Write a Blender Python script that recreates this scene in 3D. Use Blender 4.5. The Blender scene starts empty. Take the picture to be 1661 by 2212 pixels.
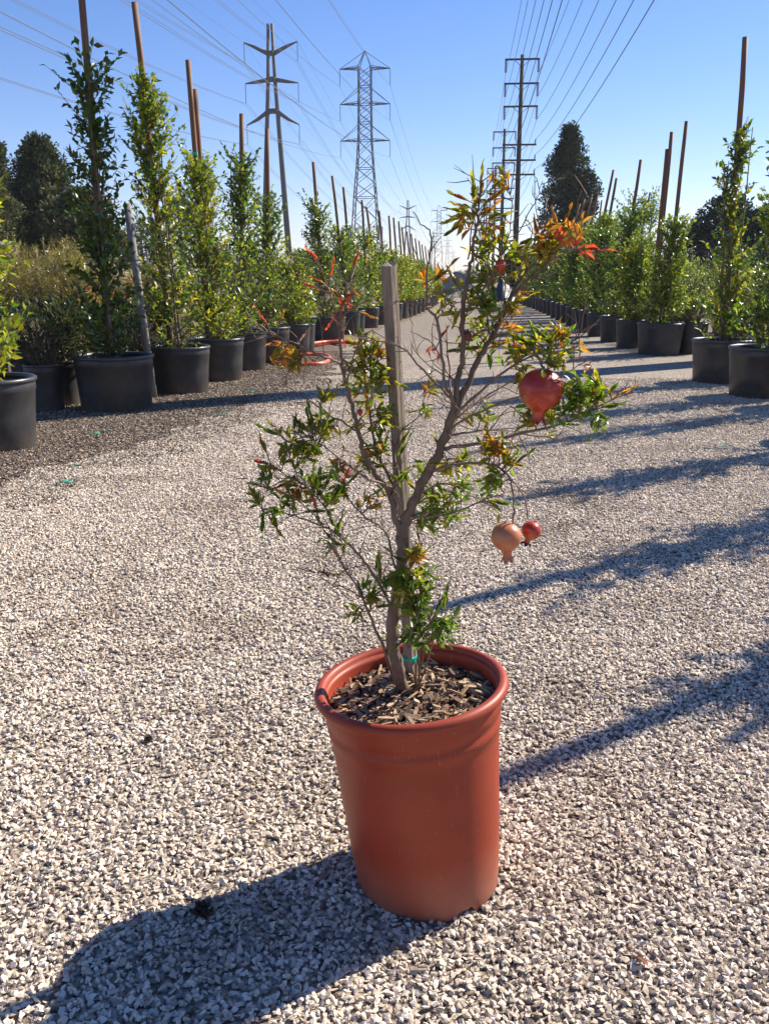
import bpy, math, random
import numpy as np
from mathutils import Vector, Matrix, Euler

random.seed(7)
RNG = np.random.default_rng(7)
R = math.radians
SC = bpy.context.scene
COL = SC.collection

# ------------------------------------------------------------------ camera
CAM_H = 1.1
FOCAL = 1900.0                       # focal length measured on a 1661 x 2212 print of the photograph
PITCH = math.atan(504 / FOCAL)
cam = bpy.data.cameras.new('camera')
cam.sensor_fit = 'VERTICAL'; cam.sensor_height = 36.0; cam.sensor_width = 36.0
cam.lens = 36.0 * FOCAL / 2212.0
cam.clip_start = 0.05; cam.clip_end = 6000
camo = bpy.data.objects.new('camera', cam)
camo.location = (0, 0, CAM_H); camo.rotation_euler = (math.pi / 2 - PITCH, 0, 0)
COL.objects.link(camo); SC.camera = camo

# ------------------------------------------------------------------ sky, sun, exposure
SUN_EL, SUN_AZ = R(38), R(56.5)        # azimuth clockwise from the viewing direction
w = bpy.data.worlds.new('World'); SC.world = w; w.use_nodes = True
nt = w.node_tree; nt.nodes.clear()
sky = nt.nodes.new('ShaderNodeTexSky'); sky.sky_type = 'NISHITA'; sky.sun_disc = False
sky.sun_elevation = SUN_EL; sky.sun_rotation = SUN_AZ
sky.altitude = 0; sky.air_density = 1.0; sky.dust_density = 0.08; sky.ozone_density = 2.0
bg = nt.nodes.new('ShaderNodeBackground'); bg.inputs['Strength'].default_value = 0.083
wo = nt.nodes.new('ShaderNodeOutputWorld')
hs_ = nt.nodes.new('ShaderNodeHueSaturation'); hs_.inputs['Saturation'].default_value = 1.25
nt.links.new(sky.outputs[0], hs_.inputs['Color']); tn = nt.nodes.new('ShaderNodeMix'); tn.data_type = 'RGBA'; tn.blend_type = 'MULTIPLY'; tn.inputs[0].default_value = 1.0; tn.inputs[7].default_value = (0.85, 0.79, 1.0, 1)
nt.links.new(hs_.outputs[0], tn.inputs[6]); nt.links.new(tn.outputs[2], bg.inputs['Color']); nt.links.new(bg.outputs[0], wo.inputs['Surface'])
sun = bpy.data.lights.new('sun', 'SUN'); sun.energy = 5.0; sun.angle = R(0.53); sun.color = (1.0, 0.92, 0.79)
suno = bpy.data.objects.new('sun', sun); COL.objects.link(suno)
SUNV = Vector((math.sin(SUN_AZ) * math.cos(SUN_EL), math.cos(SUN_AZ) * math.cos(SUN_EL), math.sin(SUN_EL)))
suno.rotation_euler = (-SUNV).to_track_quat('-Z', 'Y').to_euler(); suno.location = (20, 15, 30)
vs = SC.view_settings
vs.view_transform = 'Standard'; vs.look = 'None'; vs.gamma = 1.0; vs.use_curve_mapping = False; vs.exposure = 0.95

# ------------------------------------------------------------------ measuring: print position -> place
def ray(x, y):
    u = (x - 830.5) / FOCAL; v = -(y - 1106.0) / FOCAL
    return Vector((u, math.cos(PITCH) + v * math.sin(PITCH), -math.sin(PITCH) + v * math.cos(PITCH)))
def ground_at(x, y, z=0.0):
    r = ray(x, y); t = (z - CAM_H) / r.z
    return Vector((r.x * t, r.y * t, z))
def at(x, y, Y):
    r = ray(x, y); t = Y / r.y
    return Vector((r.x * t, Y, CAM_H + r.z * t))

# ------------------------------------------------------------------ objects and tags
def tag(o, label=None, cat=None, group=None, kind=None):
    if label: o['label'] = label
    if cat: o['category'] = cat
    if group: o['group'] = group
    if kind: o['kind'] = kind
    return o
def empty(name, loc, rz=0.0):
    o = bpy.data.objects.new(name, None); o.location = loc; o.rotation_euler = (0, 0, rz)
    o.empty_display_size = 0.1; COL.objects.link(o); return o
def link(name, me, parent=None, loc=None):
    o = bpy.data.objects.new(name, me); COL.objects.link(o)
    if parent: o.parent = parent
    if loc is not None: o.location = loc
    return o
def copy_tree(o, parent=None):
    c = o.copy(); COL.objects.link(c); c.parent = parent
    for ch in list(o.children): copy_tree(ch, c)
    return c
def rnd(a, b): return random.uniform(a, b)

class MB:
    """collects shapes for one mesh"""
    def __init__(s): s.v = []; s.f = []; s.c = []
    def add(s, vs_, fs, col=(1, 1, 1)):
        n = len(s.v); s.v += [tuple(p) for p in vs_]; s.f += [tuple(i + n for i in f) for f in fs]
        s.c += [col] * len(vs_)
    def box(s, c, size, rot=None, col=(1, 1, 1)):
        m = rot if rot is not None else Matrix.Identity(3)
        c = Vector(c); hx, hy, hz = size[0] / 2, size[1] / 2, size[2] / 2
        P = [c + m @ Vector((x * hx, y * hy, z * hz)) for z in (-1, 1) for (x, y) in ((-1, -1), (1, -1), (1, 1), (-1, 1))]
        s.add(P, [(3, 2, 1, 0), (4, 5, 6, 7), (0, 1, 5, 4), (1, 2, 6, 5), (2, 3, 7, 6), (3, 0, 4, 7)], col)
    def tube(s, pts, rad, sides=6, cap=True, col=(1, 1, 1)):
        pts = [Vector(p) for p in pts]; n = len(pts)
        if not hasattr(rad, '__len__'): rad = [rad] * n
        t0 = (pts[1] - pts[0]).normalized()
        a = t0.orthogonal().normalized(); V = []
        for i, p in enumerate(pts):
            t = (pts[min(i + 1, n - 1)] - pts[max(i - 1, 0)]).normalized()
            a = (a - t * a.dot(t)).normalized(); b = t.cross(a)
            for k in range(sides):
                an = 2 * math.pi * k / sides
                V.append(p + (a * math.cos(an) + b * math.sin(an)) * rad[i])
        F = []
        for i in range(n - 1):
            for k in range(sides):
                k2 = (k + 1) % sides
                F.append((i * sides + k, i * sides + k2, (i + 1) * sides + k2, (i + 1) * sides + k))
        if cap:
            F.append(tuple(range(sides))[::-1]); F.append(tuple(range((n - 1) * sides, n * sides)))
        s.add(V, F, col)
    def bar(s, p, q, wd, col=(1, 1, 1)): s.tube([p, q], wd * 0.7, 4, True, col)
    def lathe(s, prof, seg=40, col=(1, 1, 1), warp=None):
        V = []; F = []
        for j, (r, z) in enumerate(prof):
            for k in range(seg):
                a = 2 * math.pi * k / seg; p = Vector((r * math.cos(a), r * math.sin(a), z))
                V.append(warp(p, a, j) if warp else p)
        for j in range(len(prof) - 1):
            for k in range(seg):
                k2 = (k + 1) % seg
                F.append((j * seg + k, j * seg + k2, (j + 1) * seg + k2, (j + 1) * seg + k))
        s.add(V, F, col)
    def mesh(s, name, mat, smooth=False):
        me = bpy.data.meshes.new(name); me.from_pydata(s.v, [], s.f)
        at_ = me.color_attributes.new('tint', 'FLOAT_COLOR', 'POINT')
        arr = np.ones((len(s.v), 4), np.float32); arr[:, :3] = np.array(s.c, np.float32); at_.data.foreach_set('color', arr.ravel())
        if smooth: me.polygons.foreach_set('use_smooth', [True] * len(me.polygons))
        me.materials.append(mat); me.update(); return me
    def build(s, name, mat, parent=None, smooth=False, loc=None):
        return link(name, s.mesh(name, mat, smooth), parent, loc)

# ------------------------------------------------------------------ materials
def new_mat(name):
    m = bpy.data.materials.new(name); m.use_nodes = True; t = m.node_tree
    b = t.nodes['Principled BSDF']; return m, t, b
def ramp(t, fac, stops):
    n = t.nodes.new('ShaderNodeValToRGB'); e = n.color_ramp.elements
    while len(e) < len(stops): e.new(0.5)
    for i, (p, c) in enumerate(stops): e[i].position = p; e[i].color = (*c, 1)
    t.links.new(fac, n.inputs['Fac']); return n.outputs['Color']
def noise(t, scale, detail=4, rough=0.6, coord='Object', vec=None, sc=None):
    n = t.nodes.new('ShaderNodeTexNoise'); n.inputs['Scale'].default_value = scale
    n.inputs['Detail'].default_value = detail; n.inputs['Roughness'].default_value = rough
    if vec is None:
        c = t.nodes.new('ShaderNodeTexCoord'); vec = c.outputs[coord]
    if sc:
        mp = t.nodes.new('ShaderNodeMapping'); mp.inputs['Scale'].default_value = sc
        t.links.new(vec, mp.inputs['Vector']); vec = mp.outputs['Vector']
    t.links.new(vec, n.inputs['Vector']); return n.outputs['Fac']
def bump(t, b, h, strength=0.4, dist=0.01):
    n = t.nodes.new('ShaderNodeBump'); n.inputs['Strength'].default_value = strength; n.inputs['Distance'].default_value = dist
    t.links.new(h, n.inputs['Height']); t.links.new(n.outputs['Normal'], b.inputs['Normal']); return n
def mixc(t, fac, a, b, mode='MIX'):
    n = t.nodes.new('ShaderNodeMix'); n.data_type = 'RGBA'; n.blend_type = mode
    for i, s in ((0, fac), (6, a), (7, b)):
        if hasattr(s, 'node'): t.links.new(s, n.inputs[i])
        elif i == 0: n.inputs[0].default_value = s
        else: n.inputs[i].default_value = (*s, 1)
    return n.outputs[2]
def math_(t, op, a, b=0.0, c=None):
    n = t.nodes.new('ShaderNodeMath'); n.operation = op
    for i, s in enumerate((a, b) if c is None else (a, b, c)):
        if hasattr(s, 'node'): t.links.new(s, n.inputs[i])
        else: n.inputs[i].default_value = s
    return n.outputs[0]
def plain(name, c1, c2, scale=20, rough=0.7, bstr=0.3, bdist=0.004, sc=None, coord='Object', metal=0.0, spec=0.5):
    m, t, b = new_mat(name)
    f = noise(t, scale, 6, 0.65, coord, sc=sc)
    t.links.new(ramp(t, f, [(0.3, c1), (0.7, c2)]), b.inputs['Base Color'])
    b.inputs['Roughness'].default_value = rough; b.inputs['Metallic'].default_value = metal
    b.inputs['Specular IOR Level'].default_value = spec
    if bstr: bump(t, b, f, bstr, bdist)
    return m
def leaf_mat(name, gloss=0.35, trans=0.45, spec=0.5, tr_gain=(1.5, 1.45, 0.7)):
    m, t, b = new_mat(name)
    a = t.nodes.new('ShaderNodeAttribute'); a.attribute_name = 'tint'
    f = noise(t, 60, 2)
    col = mixc(t, 0.5, a.outputs['Color'], ramp(t, f, [(0.3, (0.55, 0.55, 0.55)), (0.7, (1.35, 1.35, 1.3))]), 'MULTIPLY')
    t.links.new(col, b.inputs['Base Color']); b.inputs['Roughness'].default_value = gloss
    b.inputs['Specular IOR Level'].default_value = spec
    tr = t.nodes.new('ShaderNodeBsdfTranslucent')
    t.links.new(mixc(t, 1.0, col, tr_gain, 'MULTIPLY'), tr.inputs['Color'])
    mx = t.nodes.new('ShaderNodeMixShader'); mx.inputs[0].default_value = trans
    t.links.new(b.outputs[0], mx.inputs[1]); t.links.new(tr.outputs[0], mx.inputs[2])
    t.links.new(mx.outputs[0], t.nodes['Material Output'].inputs['Surface']); return m

M = {}
M['ficus'] = leaf_mat('ficus_leaf', 0.3, 0.42)
M['pom'] = leaf_mat('pomegranate_leaf', 0.3, 0.5, 0.5, (1.8, 1.7, 0.75))
M['needle'] = leaf_mat('needles', 0.6, 0.2, 0.2, (1.2, 1.2, 0.8))
M['bush'] = leaf_mat('bush_leaf', 0.35, 0.35)
M['bark'] = plain('pomegranate_bark', (0.09, 0.06, 0.04), (0.25, 0.175, 0.125), 55, 0.85, 0.6, 0.004, (1, 1, 0.35))
M['twig'] = plain('twig_bark', (0.11, 0.07, 0.05), (0.27, 0.19, 0.14), 90, 0.8, 0.3, 0.002)
M['redtwig'] = plain('young_red_twig', (0.22, 0.06, 0.03), (0.34, 0.13, 0.07), 60, 0.6, 0)
M['trunk'] = plain('tree_trunk', (0.10, 0.075, 0.05), (0.24, 0.19, 0.14), 18, 0.9, 0.6, 0.01, (1, 1, 0.3))
M['stake'] = plain('lodgepole_stake', (0.13, 0.06, 0.03), (0.25, 0.125, 0.065), 9, 0.75, 0.3, 0.004, (4, 4, 0.4))
M['oldwood'] = plain('grey_wood', (0.16, 0.125, 0.095), (0.34, 0.27, 0.21), 30, 0.85, 0.7, 0.004, (6, 6, 0.35))
M['greypost'] = plain('grey_post', (0.13, 0.12, 0.11), (0.26, 0.24, 0.22), 9, 0.85, 0.3, 0.004, (4, 4, 0.4))
M['tape'] = plain('green_tape', (0.0, 0.32, 0.21), (0.02, 0.45, 0.31), 30, 0.4, 0)
M['soil'] = plain('pot_soil', (0.04, 0.028, 0.02), (0.13, 0.09, 0.06), 40, 0.95, 0.8, 0.02)
M['hose'] = plain('orange_hose', (0.5, 0.09, 0.05), (0.62, 0.14, 0.08), 15, 0.4, 0)
M['steel'] = plain('galvanised_steel', (0.03, 0.034, 0.042), (0.055, 0.06, 0.07), 3, 0.7, 0, metal=0.0, spec=0.2)
M['tubesteel'] = plain('weathered_tubular_steel', (0.06, 0.057, 0.06), (0.10, 0.093, 0.093), 1.2, 0.7, 0)
M['polewood'] = plain('creosote_pole', (0.014, 0.010, 0.008), (0.032, 0.023, 0.018), 3, 0.9, 0)
M['insul'] = plain('insulator', (0.03, 0.035, 0.04), (0.06, 0.065, 0.07), 5, 0.3, 0)
M['wire'] = plain('wire', (0.07, 0.08, 0.09), (0.1, 0.11, 0.12), 1, 0.5, 0)
M['antenna'] = plain('antenna_grey', (0.28, 0.3, 0.33), (0.36, 0.38, 0.4), 2, 0.5, 0)

def black_pot_mat():
    m, t, b = new_mat('black_nursery_plastic')
    f = noise(t, 14, 6, 0.7); c = t.nodes.new('ShaderNodeTexCoord'); sp = t.nodes.new('ShaderNodeSeparateXYZ')
    t.links.new(c.outputs['Object'], sp.inputs[0])
    dust = math_(t, 'MULTIPLY', math_(t, 'SUBTRACT', 1.0, math_(t, 'MULTIPLY', sp.outputs['Z'], 7.0)), f)
    dn = t.nodes.new('ShaderNodeClamp'); t.links.new(dust, dn.inputs[0])
    base = ramp(t, f, [(0.3, (0.026, 0.026, 0.028)), (0.7, (0.05, 0.05, 0.052))])
    t.links.new(mixc(t, dn.outputs[0], base, (0.17, 0.14, 0.11)), b.inputs['Base Color'])
    b.inputs['Roughness'].default_value = 0.42
    bump(t, b, noise(t, 120, 2), 0.15, 0.002); return m
M['blackpot'] = black_pot_mat()
M['blackrim'] = plain('black_pot_rim', (0.035, 0.035, 0.038), (0.06, 0.06, 0.063), 25, 0.36, 0.1, 0.002)

def red_pot_mat(dusty):
    m, t, b = new_mat('terracotta_plastic' + ('_dusty' if dusty else ''))
    f = noise(t, 9, 6, 0.7); fine = noise(t, 160, 3, 0.7)
    base = ramp(t, f, [(0.3, (0.265, 0.038, 0.016)), (0.7, (0.33, 0.052, 0.023))])
    col = base
    if dusty:
        c = t.nodes.new('ShaderNodeTexCoord'); sp = t.nodes.new('ShaderNodeSeparateXYZ'); t.links.new(c.outputs['Object'], sp.inputs[0])
        k = math_(t, 'SUBTRACT', 1.1, math_(t, 'MULTIPLY', sp.outputs['Z'], 9.0))
        k = math_(t, 'MULTIPLY', k, math_(t, 'ADD', f, -0.05))
        cl = t.nodes.new('ShaderNodeClamp'); t.links.new(k, cl.inputs[0])
        col = mixc(t, cl.outputs[0], base, (0.33, 0.19, 0.13))
        scr = noise(t, 26, 3, 0.6, sc=(5, 5, 0.7))
        k2 = math_(t, 'MULTIPLY', math_(t, 'GREATER_THAN', scr, 0.69), 0.3)
        col = mixc(t, k2, col, (0.46, 0.22, 0.15))
        sp2 = math_(t, 'MULTIPLY', math_(t, 'GREATER_THAN', noise(t, 210, 2, 0.5), 0.735), 0.55)
        col = mixc(t, sp2, col, (0.5, 0.3, 0.22))
    t.links.new(col, b.inputs['Base Color'])
    rr = ramp(t, f, [(0.2, (0.4, 0.4, 0.4)), (0.8, (0.56, 0.56, 0.56))])
    b.inputs['Specular IOR Level'].default_value = 0.35; t.links.new(rr, b.inputs['Roughness']); bump(t, b, fine, 0.08, 0.001); return m
M['redpot'] = red_pot_mat(True); M['redrim'] = red_pot_mat(False)

def fruit_mat(name, c1, c2, c3):
    m, t, b = new_mat(name)
    f = noise(t, 38, 5, 0.62); g = noise(t, 230, 3, 0.6)
    col = ramp(t, f, [(0.28, c1), (0.5, c2), (0.72, c3)])
    col = mixc(t, math_(t, 'MULTIPLY', math_(t, 'GREATER_THAN', g, 0.64), 0.3), col, (0.42, 0.26, 0.14))
    t.links.new(col, b.inputs['Base Color']); b.inputs['Roughness'].default_value = 0.33
    bump(t, b, g, 0.12, 0.002); return m
M['fruit_red'] = fruit_mat('fruit_skin_red', (0.28, 0.016, 0.013), (0.42, 0.036, 0.02), (0.54, 0.17, 0.06))
M['fruit_tan'] = fruit_mat('fruit_skin_orange', (0.44, 0.10, 0.045), (0.50, 0.17, 0.075), (0.46, 0.24, 0.10))
M['calyx_dark'] = plain('dry_black_calyx', (0.01, 0.008, 0.007), (0.035, 0.02, 0.015), 60, 0.8, 0.3)

def pebble_mat():
    m, t, b = new_mat('crushed_limestone')
    oi = t.nodes.new('ShaderNodeObjectInfo')
    col = ramp(t, oi.outputs['Random'], [(0.0, (0.20, 0.15, 0.11)), (0.07, (0.42, 0.335, 0.255)), (0.35, (0.60, 0.50, 0.395)), (0.75, (0.69, 0.59, 0.475)), (1.0, (0.79, 0.70, 0.585))])
    ge = t.nodes.new('ShaderNodeNewGeometry'); f = noise(t, 1.7, 5, 0.68, vec=ge.outputs['Position'])
    col = mixc(t, 1.0, col, ramp(t, f, [(0.32, (0.66, 0.62, 0.57)), (0.5, (1.0, 1.0, 1.0)), (0.7, (1.06, 1.06, 1.05))]), 'MULTIPLY')
    t.links.new(col, b.inputs['Base Color']); b.inputs['Roughness'].default_value = 0.8; return m
M['pebble'] = pebble_mat()

def gravel_sheet_mat():
    m, t, b = new_mat('gravel_drive')
    tc = t.nodes.new('ShaderNodeTexCoord'); P = tc.outputs['Object']
    vo = t.nodes.new('ShaderNodeTexVoronoi'); vo.inputs['Scale'].default_value = 78; t.links.new(P, vo.inputs['Vector'])
    hs = t.nodes.new('ShaderNodeSeparateColor'); t.links.new(vo.outputs['Color'], hs.inputs[0])
    stone = ramp(t, hs.outputs[0], [(0.0, (0.16, 0.12, 0.09)), (0.12, (0.33, 0.265, 0.20)), (0.45, (0.47, 0.39, 0.31)), (0.8, (0.58, 0.495, 0.40)), (1.0, (0.68, 0.60, 0.505))])
    gap = ramp(t, vo.outputs['Distance'], [(0.45, (1, 1, 1)), (0.8, (0.35, 0.32, 0.3))])
    stone = mixc(t, 1.0, stone, gap, 'MULTIPLY')
    dirt = ramp(t, noise(t, 45, 5, 0.75, vec=P), [(0.3, (0.10, 0.08, 0.06)), (0.7, (0.25, 0.205, 0.165))])
    sp = t.nodes.new('ShaderNodeSeparateXYZ'); t.links.new(P, sp.inputs[0])
    k = math_(t, 'MULTIPLY', math_(t, 'SUBTRACT', sp.outputs['Y'], 9.0), 0.06)          # the drive turns to packed dirt farther on
    k = math_(t, 'ADD', k, math_(t, 'MULTIPLY', math_(t, 'SUBTRACT', noise(t, 0.55, 5, 0.65, vec=P), 0.5), 1.5))
    cl = t.nodes.new('ShaderNodeClamp'); t.links.new(k, cl.inputs[0]); cl.inputs['Max'].default_value = 0.62
    t.links.new(mixc(t, cl.outputs[0], stone, dirt), b.inputs['Base Color']); b.inputs['Roughness'].default_value = 0.9
    bn = t.nodes.new('ShaderNodeBump'); bn.inputs['Strength'].default_value = 1.0; bn.inputs['Distance'].default_value = 0.012; bn.invert = True
    t.links.new(vo.outputs['Distance'], bn.inputs['Height'])
    b2 = t.nodes.new('ShaderNodeBump'); b2.inputs['Strength'].default_value = 0.8; b2.inputs['Distance'].default_value = 0.05
    t.links.new(noise(t, 14, 6, 0.7, vec=P), b2.inputs['Height']); t.links.new(bn.outputs[0], b2.inputs['Normal']); t.links.new(b2.outputs[0], b.inputs['Normal'])
    return m
def dirt_mat():
    m, t, b = new_mat('bare_dirt')
    tc = t.nodes.new('ShaderNodeTexCoord'); P = tc.outputs['Object']
    f = noise(t, 0.8, 7, 0.7, vec=P); g = noise(t, 50, 5, 0.75, vec=P)
    col = ramp(t, f, [(0.3, (0.12, 0.085, 0.06)), (0.7, (0.23, 0.175, 0.13))])
    col = mixc(t, 0.7, col, ramp(t, g, [(0.3, (0.5, 0.48, 0.45)), (0.7, (1.45, 1.42, 1.38))]), 'MULTIPLY')
    t.links.new(col, b.inputs['Base Color']); b.inputs['Roughness'].default_value = 0.95
    bump(t, b, g, 0.9, 0.03); return m
M['drive'] = gravel_sheet_mat(); M['dirt'] = dirt_mat()

# ------------------------------------------------------------------ leaves
def leaf_template(kind):
    if kind == 'oval':
        V = [(0, 0, 0), (.48, 0, -.03), (.42, .5, .10), (.42, -.5, .10), (1, 0, -.10)]
        F = [(0, 1, 2), (0, 3, 1), (1, 4, 2), (3, 4, 1)]
    elif kind == 'lance':
        V = [(0, 0, 0), (.3, 0, .0), (.26, .40, .09), (.26, -.40, .09), (.66, 0, -.03), (.62, .42, .07), (.62, -.42, .07), (1, 0, -.16)]
        F = [(0, 1, 2), (0, 3, 1), (1, 4, 5), (1, 5, 2), (3, 6, 4), (3, 4, 1), (4, 7, 5), (6, 7, 4)]
    elif kind == 'tuft':
        V = [(0, 0, 0), (1, .35, .1), (.9, .1, .35), (.25, .0, -.1), (1, -.35, -.1), (.85, .0, -.35)]
        F = [(0, 1, 2), (3, 4, 5), (0, 4, 2)]
    else:
        V = [(0, .5, 0), (0, -.5, 0), (1, 0, 0)]; F = [(0, 1, 2)]
    return np.array(V, float), np.array(F, int)
TPL = {k: leaf_template(k) for k in ('oval', 'lance', 'tuft', 'blade')}

class Leaves:
    def __init__(s): s.rows = []
    def add(s, p, d, n, L, W, col): s.rows.append((*p, *d, *n, L, W, *col))
    def frames(s, A):
        d = A[:, 3:6]; d = d / np.maximum(np.linalg.norm(d, axis=1, keepdims=True), 1e-9)
        n = A[:, 6:9]; n = n - d * (n * d).sum(1, keepdims=True); nn = np.linalg.norm(n, axis=1, keepdims=True)
        bad = nn[:, 0] < 1e-5; n[bad] = np.cross(d[bad], [0.3, 0.8, 0.5]); nn = np.linalg.norm(n, axis=1, keepdims=True)
        n = n / nn; return d, n, np.cross(n, d)
    def build(s, name, mat, parent, tpl='oval', singles=0, base=None):
        A = np.array(s.rows)
        V, F = TPL[tpl]; d, n, sd = s.frames(A); L = A[:, 9:10]; W = A[:, 10:11]
        idx = np.arange(len(A)); single = idx[:0]
        o = None
        if singles:
            order = np.argsort(A[:, 1] + RNG.uniform(0, 0.12, len(A)) - A[:, 9] * 2); single = order[:singles]; idx = order[singles:]
        if len(idx):
            P = A[idx, None, 0:3] + (V[None, :, 0:1] * L[idx, None]) * d[idx, None] + (V[None, :, 1:2] * W[idx, None]) * sd[idx, None] + (V[None, :, 2:3] * L[idx, None] * .8) * n[idx, None]
            nv = len(V); me = bpy.data.meshes.new(name); nV = len(idx) * nv; nF = len(idx) * len(F)
            FF = (F[None] + (np.arange(len(idx)) * nv)[:, None, None]).reshape(-1)
            me.vertices.add(nV); me.vertices.foreach_set('co', P.reshape(-1).astype(np.float32))
            me.loops.add(nF * 3); me.loops.foreach_set('vertex_index', FF.astype(np.int32))
            me.polygons.add(nF); me.polygons.foreach_set('loop_start', (np.arange(nF) * 3).astype(np.int32))
            me.polygons.foreach_set('use_smooth', np.full(nF, tpl in ('oval', 'lance')))
            c = me.color_attributes.new('tint', 'FLOAT_COLOR', 'POINT'); C4 = np.ones((nV, 4), np.float32)
            C4[:, :3] = np.repeat(A[idx, 11:14], nv, 0); c.data.foreach_set('color', C4.reshape(-1))
            me.update(calc_edges=True); me.materials.append(mat); o = link(name, me, parent); o['kind'] = 'stuff'
        if len(single):
            cols = {}
            for i in single:
                key = tuple(np.round(A[i, 11:14] * 14) / 14 + 0.004)
                if key not in cols:
                    mb = MB(); mb.add(V.tolist(), F.tolist(), key); cols[key] = mb.mesh('leaf', mat, True)
                q = link('leaf', cols[key], parent)
                mt = Matrix.Identity(4)
                for r_ in range(3):
                    mt[r_][0] = d[i][r_] * L[i, 0]; mt[r_][1] = sd[i][r_] * W[i, 0]; mt[r_][2] = n[i][r_] * L[i, 0] * .8; mt[r_][3] = A[i, r_]
                q.matrix_local = mt
        return o

def jit(c, a=0.25):
    k = 1 + rnd(-a, a); return (c[0] * k * (1 + rnd(-.12, .12)), c[1] * k, c[2] * k)
def rvec(s=1.0): return Vector((random.gauss(0, s), random.gauss(0, s), random.gauss(0, s)))
DK = (0.055, 0.11, 0.026); MD = (0.115, 0.19, 0.03); YG = (0.25, 0.30, 0.035); YL = (0.45, 0.42, 0.045)

# ------------------------------------------------------------------ the setting: ground and drive
g = MB(); g.add([(-1500, -60, 0), (1500, -60, 0), (1500, 2200, 0), (-1500, 2200, 0)], [(0, 1, 2, 3)])
tag(g.build('ground', M['dirt']), kind='structure')
from mathutils import noise as mnoise
def wob(y, k): return mnoise.noise(Vector((y * .9, k, 0))) * .16 + mnoise.noise(Vector((y * 4.1, k + 5, 0))) * .07
LB = [(-8, -4.2), (0.5, -3.1), (3.0, -2.4), (4.75, -2.0), (5.6, -1.72), (6.6, -1.42), (7.6, -1.2), (9.5, -0.95), (12, -.9), (16, -.5), (20, -.1), (28, 1.2), (42, 2.6), (70, 5.4), (110, 9)]
def lb(y):
    for (a, xa), (b, xb) in zip(LB, LB[1:]):
        if a <= y <= b: return xa + (xb - xa) * (y - a) / (b - a)
    return LB[-1][1]
d_ = MB(); ys = list(np.arange(-8, 14, .06)) + list(np.arange(14, 110, .6)); V = []; F = []
for i, y in enumerate(ys):
    V += [(lb(y) + wob(y, 0), y, .004), (4.1 + .073 * y + wob(y, 9), y, .004)]
    if i: F.append((2 * i - 2, 2 * i - 1, 2 * i + 1, 2 * i))
d_.add(V, F); tag(d_.build('gravel_drive', M['drive']), kind='structure')

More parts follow.
